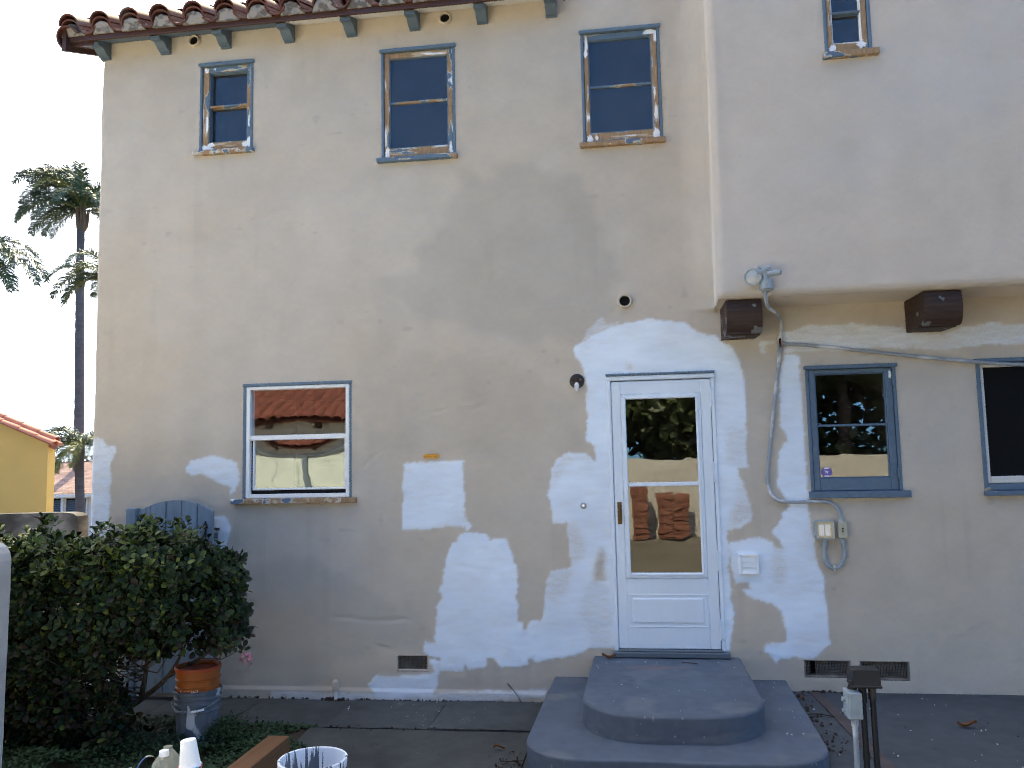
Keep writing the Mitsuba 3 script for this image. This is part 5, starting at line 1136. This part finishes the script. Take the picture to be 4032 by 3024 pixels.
for a, b in ((-24.2, -22.70), (-22.58, -21.60), (-21.45, -20.2)):
    k = part('window', cat_([cbox(a, a + .05, 24.22, 24.29, -.9, .80), cbox(b - .05, b, 24.22, 24.29, -.9, .80), cbox(a, b, 24.22, 24.29, .80, .85)]), 'm_white_paint', nh)
    part('shade_backing', cbox(a + .05, b - .05, 24.27, 24.295, -.9, .80), 'm_black', k)  # black sheet stands in for the shade behind the slats
    sl_ = [prism_x([(24.23, z), (24.235, z - .012), (24.265, z + .045), (24.26, z + .055)], a + .06, b - .06) for z in np.arange(-.85, .75, .085)]
    part('shutter', cat_(sl_), 'm_far_slat' if False else 'm_corbel', k, kind='stuff')
part('corner_post', cbox(-22.695, -22.585, 24.15, 24.29, -1.6, .845), 'm_white_paint', nh)

# ---------------------------------------------------------------- palms
mat('m_palm', leaf_fn((0.022, 0.055, 0.032), (0.045, 0.090, 0.045), (0.07, 0.11, 0.04)), 0.45, 0.4)
mat('m_palm_light', leaf_fn((0.10, 0.125, 0.03), (0.16, 0.17, 0.035), (0.24, 0.21, 0.04)), 0.45, 0.4)
mat('m_trunk', lambda p, n, uv: C3(0.12, 0.112, 0.115) * (.72 + .35 * noise(p.x * 4, p.y * 4, p.z * 7) + .20 * smoothstep(.4, .5, dr.abs(p.z * 5 - dr.floor(p.z * 5) - .5))), 0.95, 0.1)
mat('m_boots', lambda p, n, uv: mix((0.20, 0.155, 0.11), (0.10, 0.075, 0.06), fbm(p.x * 9, p.y * 9, p.z * 3)), 0.9, 0.1)
def frond(c, azi, elev, L, droop, rs_, leaf=.62, nodes=120):
    """(leaflets, rachis) of one feather frond"""
    d = np.array([math.cos(azi) * math.cos(elev), math.sin(azi) * math.cos(elev), math.sin(elev)])
    n = 26; P = [np.array(c, float)]; D = []
    for i in range(n):
        D.append(d); P.append(P[-1] + d * L / n)
        d = d + np.array([0, 0, -droop / n * (0.5 + 1.6 * i / n)]); d /= np.linalg.norm(d)
    P = np.array(P); D = np.array(D + [d])
    rach = tube(P, np.linspace(.028, .005, len(P)), 5, False)
    V, F = [], []
    for k in range(nodes):
        t = .10 + .90 * k / nodes
        f = t * n; i = min(int(f), n - 1); q = P[i] + (P[i + 1] - P[i]) * (f - i); dd_ = D[i]
        side = np.cross(dd_, [0, 0, 1]); side /= np.linalg.norm(side) + 1e-9; upn = np.cross(side, dd_)
        ll = leaf * L / 3.0 * (math.sin(math.pi * min(1, .18 + .80 * t)) ** .6) * rs_.uniform(.8, 1.1)
        for s in (1, -1):
            an = math.radians(rs_.uniform(-10, 42)); fw = rs_.uniform(.45, .85)
            e = s * side * math.cos(an) + upn * math.sin(an) + dd_ * fw; e /= np.linalg.norm(e)
            m1 = q + e * ll * .5; m2 = m1 + (e * .85 + np.array([0, 0, -.60])) * ll * .5
            wv = np.cross(e, upn + rs_.normal(0, .5, 3)); wv /= np.linalg.norm(wv) + 1e-9; w_ = .018 * L / 3.0
            o = len(V)
            V += [q - wv * w_ * .6, q + wv * w_ * .6, m1 - wv * w_, m1 + wv * w_, m2]
            F += [[o, o + 1, o + 3], [o, o + 3, o + 2], [o + 2, o + 3, o + 4]]
    return trimesh.Trimesh(V, F, process=False), rach
def palm(label, base, top, r0, r1, fr, seed, light=.0, boots=True, leaf=.62):
    rs_ = np.random.default_rng(seed)
    k = thing('palm_tree', label, 'palm tree')
    base, top = np.array(base, float), np.array(top, float)
    s = np.linspace(0, 1, 60)[:, None]
    path = base + (top - base) * s + np.array([.06, 0, 0]) * np.sin(s * 5)
    rad = r0 + (r1 - r0) * s[:, 0] + .012 * (np.arange(60) % 2)
    part('trunk', tube(path, rad, 14), 'm_trunk', k, 30)
    if boots:
        b = [tf(lathe([(0, -.1), (r1 * 1.0, -.08), (r1 * 1.45, .10), (r1 * 1.25, .45), (r1 * .7, 1.0), (0, 1.2)], 16), top)]
        for i in range(16):
            a = rs_.uniform(0, 6.28); b.append(tube(np.array([top + [r1 * 1.2 * math.cos(a), r1 * 1.2 * math.sin(a), rs_.uniform(-.05, .3)], top + [r1 * 1.5 * math.cos(a), r1 * 1.5 * math.sin(a), .5], top + [r1 * 1.9 * math.cos(a), r1 * 1.9 * math.sin(a), .95]]), [.07, .05, .02], 5))
        part('leaf_bases', cat_(b), 'm_boots', k, 30)
    for (a, e, L, dr_) in fr:
        lf, ra = frond(top + [0, 0, .85 if boots else .1], math.radians(a), math.radians(e), L, dr_, rs_, leaf)
        f_ = part('frond', lf, 'm_palm_light' if rs_.random() < light else 'm_palm', k)
        part('midrib', ra, 'm_palm_light', f_)
    return k
rs = np.random.default_rng(3)
ring = lambda n, e0, e1, L, d: [(360 / n * i + rs.uniform(-14, 14), rs.uniform(e0, e1), L * rs.uniform(.85, 1.1), d * rs.uniform(.8, 1.2)) for i in range(n)]
palm('tall grey trunked palm with a drooping crown left of the house', (-24.05, 27, -1.6), (-24.17, 27, 12.75), .225, .155,
     [(176, 66, 4.0, 2.0), (170, 72, 4.3, 2.6), (200, 62, 3.8, 2.0), (150, 74, 4.0, 2.4), (182, 54, 3.8, 2.0), (168, 46, 3.7, 2.0), (186, 34, 3.6, 1.7), (176, 20, 3.2, 1.5), (172, -6, 2.2, 1.2), (205, -14, 2.1, 1.1), (215, 60, 3.4, 1.7), (150, 62, 3.4, 1.7), (30, 66, 3.2, 2.2), (-60, 68, 3.2, 2.2), (190, 46, 3.6, 2.2), (174, 62, 3.6, 2.2), (160, 30, 3.4, 1.9), (205, 28, 3.2, 1.8), (185, 10, 2.8, 1.5), (240, 60, 3.2, 2.0), (120, 66, 3.2, 2.0)]
     + [(20, 45, 2.9, 1.9), (-10, 20, 3.0, 1.6), (5, 65, 2.9, 2.2), (40, 10, 2.8, 1.5), (-40, 35, 2.9, 1.8), (-80, 40, 2.8, 2.0), (-110, 55, 2.8, 2.0), (100, 40, 2.8, 2.0), (70, 60, 2.8, 2.0), (10, -10, 2.2, 1.4), (250, 15, 2.5, 1.5)], 5, .12)
palm('palm at the left edge, only its long arching frond in view', (-22.6, 18, -1.6), (-22.3, 18, 8.35), .19, .14,
     [(-2, 12, 3.7, 1.35), (8, 20, 3.6, 1.5), (-10, 2, 3.3, 1.3)] + ring(9, 20, 60, 3.0, 1.8), 6, .1)
palm('low palm with yellowish drooping fronds in front of the far house', (-20.36, 22, -1.6), (-20.33, 22, 2.75), .165, .15,
     [(184, 20, 2.3, 1.8), (176, 48, 2.2, 2.0), (182, 35, 1.9, 2.3), (195, 15, 2.1, 2.2), (170, 0, 1.7, 2.2), (205, 45, 2.0, 2.6), (178, 60, 1.9, 2.6), (-30, 40, 1.8, 2.4), (5, 50, 1.9, 2.4), (20, 20, 1.9, 2.2), (-10, 5, 1.8, 2.0), (230, 10, 1.7, 2.4), (250, -5, 1.6, 2.2), (290, 10, 1.6, 2.3), (120, 30, 1.8, 2.2), (90, 40, 1.7, 2.2), (60, 30, 1.7, 2.2), (215, -15, 1.5, 2.0)], 7, .55, False, .75)
palm('palm hidden behind the house, fronds reaching out past its corner', (-17.6, 20, -1.6), (-17.7, 20, 7.55), .18, .14,
     [(182, 32, 2.5, 2.1), (178, 48, 2.4, 1.7), (190, 24, 2.4, 2.0)] + ring(8, 20, 60, 2.6, 1.9), 8, .15)
mat('m_fruit', (0.75, 0.38, 0.03), 0.5, 0.4)
fs = [trimesh.creation.icosphere(1, .02).apply_translation((-20.42 + rs.normal(0, .07), 21.75 + rs.normal(0, .05), 2.62 - abs(rs.normal(0, .10)))) for _ in range(90)]
k = [q for q in labels if q.startswith('palm_tree') and 'low palm' in labels[q].get('label', '')][0]
part('fruit_cluster', cat_(fs), 'm_fruit', k, kind='stuff')
# ---------------------------------------------------------------- crowns of broadleaf trees
mat('m_tree_leaf', leaf_fn((0.018, 0.030, 0.012), (0.040, 0.058, 0.018), (0.07, 0.08, 0.02)), 0.5, 0.4)
def tree(label, x, y, z0, h, crown, n, seed, leaf=.13, name='broadleaf_tree'):
    rs_ = np.random.default_rng(seed)
    k = thing(name, label, 'tree')
    tr = spline([(x, y, z0), (x + .1, y, z0 + h * .25), (x - .05, y + .1, z0 + h * .5), (x, y, z0 + h * .8)], 6)
    part('trunk', tube(tr, np.linspace(.22, .05, len(tr)), 9), 'm_bark', k, True)
    cl = [np.array([x, y, z0 + h * .62]) + rs_.normal(0, 1, 3) * np.array(crown) * .48 for _ in range(34)]
    for q in cl[:6]: part('limb', tube(spline([tr[len(tr) // 2], (tr[len(tr) // 2] + q) / 2 + [0, 0, .2], q], 5), np.linspace(.09, .02, 11), 6), 'm_bark', k, True)
    ctr = np.array(cl)[rs_.integers(0, len(cl), n)]
    o = rs_.normal(0, 1, (n, 3)); o /= np.linalg.norm(o, axis=1, keepdims=True)
    p = ctr + o * (rs_.random((n, 1)) ** .4) * np.array(crown) * .36
    M_ = frames(p, rs_.normal(0, 1, (n, 3)) + [0, 0, -.3], rs_.normal(0, 1, (n, 3)) + [0, 0, 1], rs_.uniform(.6, 1.3, n) * leaf)
    part('crown', scatter(M_, WV, WF), 'm_tree_leaf', k, kind='stuff')
    core = trimesh.creation.icosphere(4)
    core.vertices *= (np.array(crown) * (0.62 + .5 * (nfbm(core.vertices * 2.5, 3, seed) - .5))[:, None])
    core.vertices += [x, y, z0 + h * .62]
    part('inner_foliage', core, 'm_tree_leaf', k, True, kind='stuff')
tree('small green tree far beyond the shingled house', -28.0, 36, -1.6, 5.0, (2.2, 1.5, 1.2), 5000, 3, .2)
# ---------------------------------------------------------------- what stands behind the viewer and mostly shows in the glass
mat('m_driveway', concrete_fn((0.64, 0.62, 0.55), 17.0, .1), 0.95, 0.1)
setting('driveway', prism_z([(-16, -13.4), (-.2, -13.4), (-.2, -3.6), (-16, -3.6)], -.05, -.012), 'm_driveway', 'pale concrete driveway, added unseen to bounce sun onto the house')  # sheet placed and made pale to throw sunlight up the wall
for i_, (x_, y_, h_, cr_, lb_) in enumerate(((1.6, -16.0, 7.6, (3.6, 2.2, 3.2), 'large dark tree behind the cream wall, mirrored in the door'), (5.4, -16.0, 11.0, (4.2, 2.4, 5.4), 'tallest dark tree behind the cream wall, mirrored in the casement'),
                                        (10.5, -15.8, 11.5, (4.6, 2.4, 5.4), 'dark tree behind the right end of the cream wall'), (-1.8, -16.8, 7.0, (2.6, 2.0, 3.4), 'dark tree beside the garage behind the cream wall'), (-17.5, -14.5, 10.5, (4.0, 3.5, 5.0), 'added unseen dark tree far left of the garage, blocking low sky'))):  # tall crowns block low sky; the far left tree is added unseen for that
    tree(lb_, x_, y_, 0, h_, cr_, 26000, 31 + i_, .34)
mat('m_cream', lambda p, n, uv: C3(0.38, 0.368, 0.335) * (.85 + .3 * fbm(p.x * 2, p.y * 2, p.z * 2)), 0.9, 0.1)
solo('cream_wall', cbox(-4.3, 12, -14.0, -13.7, -.05, 1.86), 'm_cream', 'cream garden wall across the yard, mirrored in the panes', 'wall')
mat('m_garage_tile', lambda p, n, uv: mix((0.15, 0.05, 0.034), (0.075, 0.03, 0.024), fbm(p.x * 4, p.y * 4, p.z * 4)), 0.8, 0.2)
ga = thing('garage', 'cream garage with pale doors and a red tile roof, mirrored in the white window', 'garage')
mat('m_garage_door', lambda p, n, uv: C3(0.46, 0.52, 0.49) * (.8 + .3 * fbm(p.x * 3, p.y * 3, p.z * 3)), 0.6, 0.3)
part('wall', cbox(-13.5, -4.6, -20, -13.5, -.05, 2.95), 'm_cream', ga)
for i, x in enumerate((-10.9, -7.95)):
    k = part('door', cbox(x, x + 2.75, -13.49, -13.43, .0, 2.25), 'm_garage_door', ga)
    for j in range(3): part('panel', cbox(x + .15 + .87 * j, x + .85 + .87 * j, -13.429, -13.40, .25, 2.05, .02), 'm_garage_door', k)
    part('frame', cat_([cbox(x - .10, x - .01, -13.49, -13.38, 0, 2.35), cbox(x + 2.76, x + 2.85, -13.49, -13.38, 0, 2.35), cbox(x - .1, x + 2.85, -13.49, -13.38, 2.352, 2.45)]), 'm_corbel', k)
u, v = np.meshgrid(np.linspace(-13.8, -4.3, 500), np.linspace(0, 1, 46), indexing='ij')
Yr, Zr = -12.95 - 3.6 * v, 2.92 + 1.75 * v
Zr = Zr + .12 * np.sqrt(np.maximum(1 - (2 * ((u / .30) % 1) - 1) ** 2, 0)) + .05 * (1 - (v * 9 % 1))
rfm = grid_mesh(np.stack([u, Yr, Zr], -1))
gr = part('roof', cat_([rfm, prism_x([(-13.0, 2.88), (-16.5, 4.62), (-20.2, 2.88)], -13.7, -4.4)]), 'm_garage_tile', ga, True)
for i in range(7): part('rafter_tail', cbox(-13.2 + i * 1.35, -13.08 + i * 1.35, -13.49, -13.02, 2.72, 2.90), 'm_dark_wood', ga)
mat('m_stack_tile', lambda p, n, uv: mix((0.17, 0.072, 0.048), (0.075, 0.034, 0.026), fbm(p.x * 9, p.y * 9, p.z * 25)), 0.8, 0.2)
for i, (x, nn_, z_) in enumerate(((.12, 22, 1.2), (.72, 18, 1.0), (1.10, 17, .95))):
    k = thing('tile_stack', ['tallest stack of terracotta tiles by the cream wall, mirrored in the door', 'middle lower stack of terracotta tiles by the cream wall', 'right hand stack of terracotta tiles by the cream wall'][i], 'tile stack')
    st_t = barrel(.16, .15, .36)
    for j in range(nn_):
        part('tile', {**mikit.ply(st_t, 'm_stack_tile', 40), 'to_world': T().translate([x + .18 + rs.normal(0, .008), -13.2 + rs.normal(0, .010), .02 + j * z_ / nn_]).rotate([0, 0, 1], 90 + rs.normal(0, 3))}, None, k)
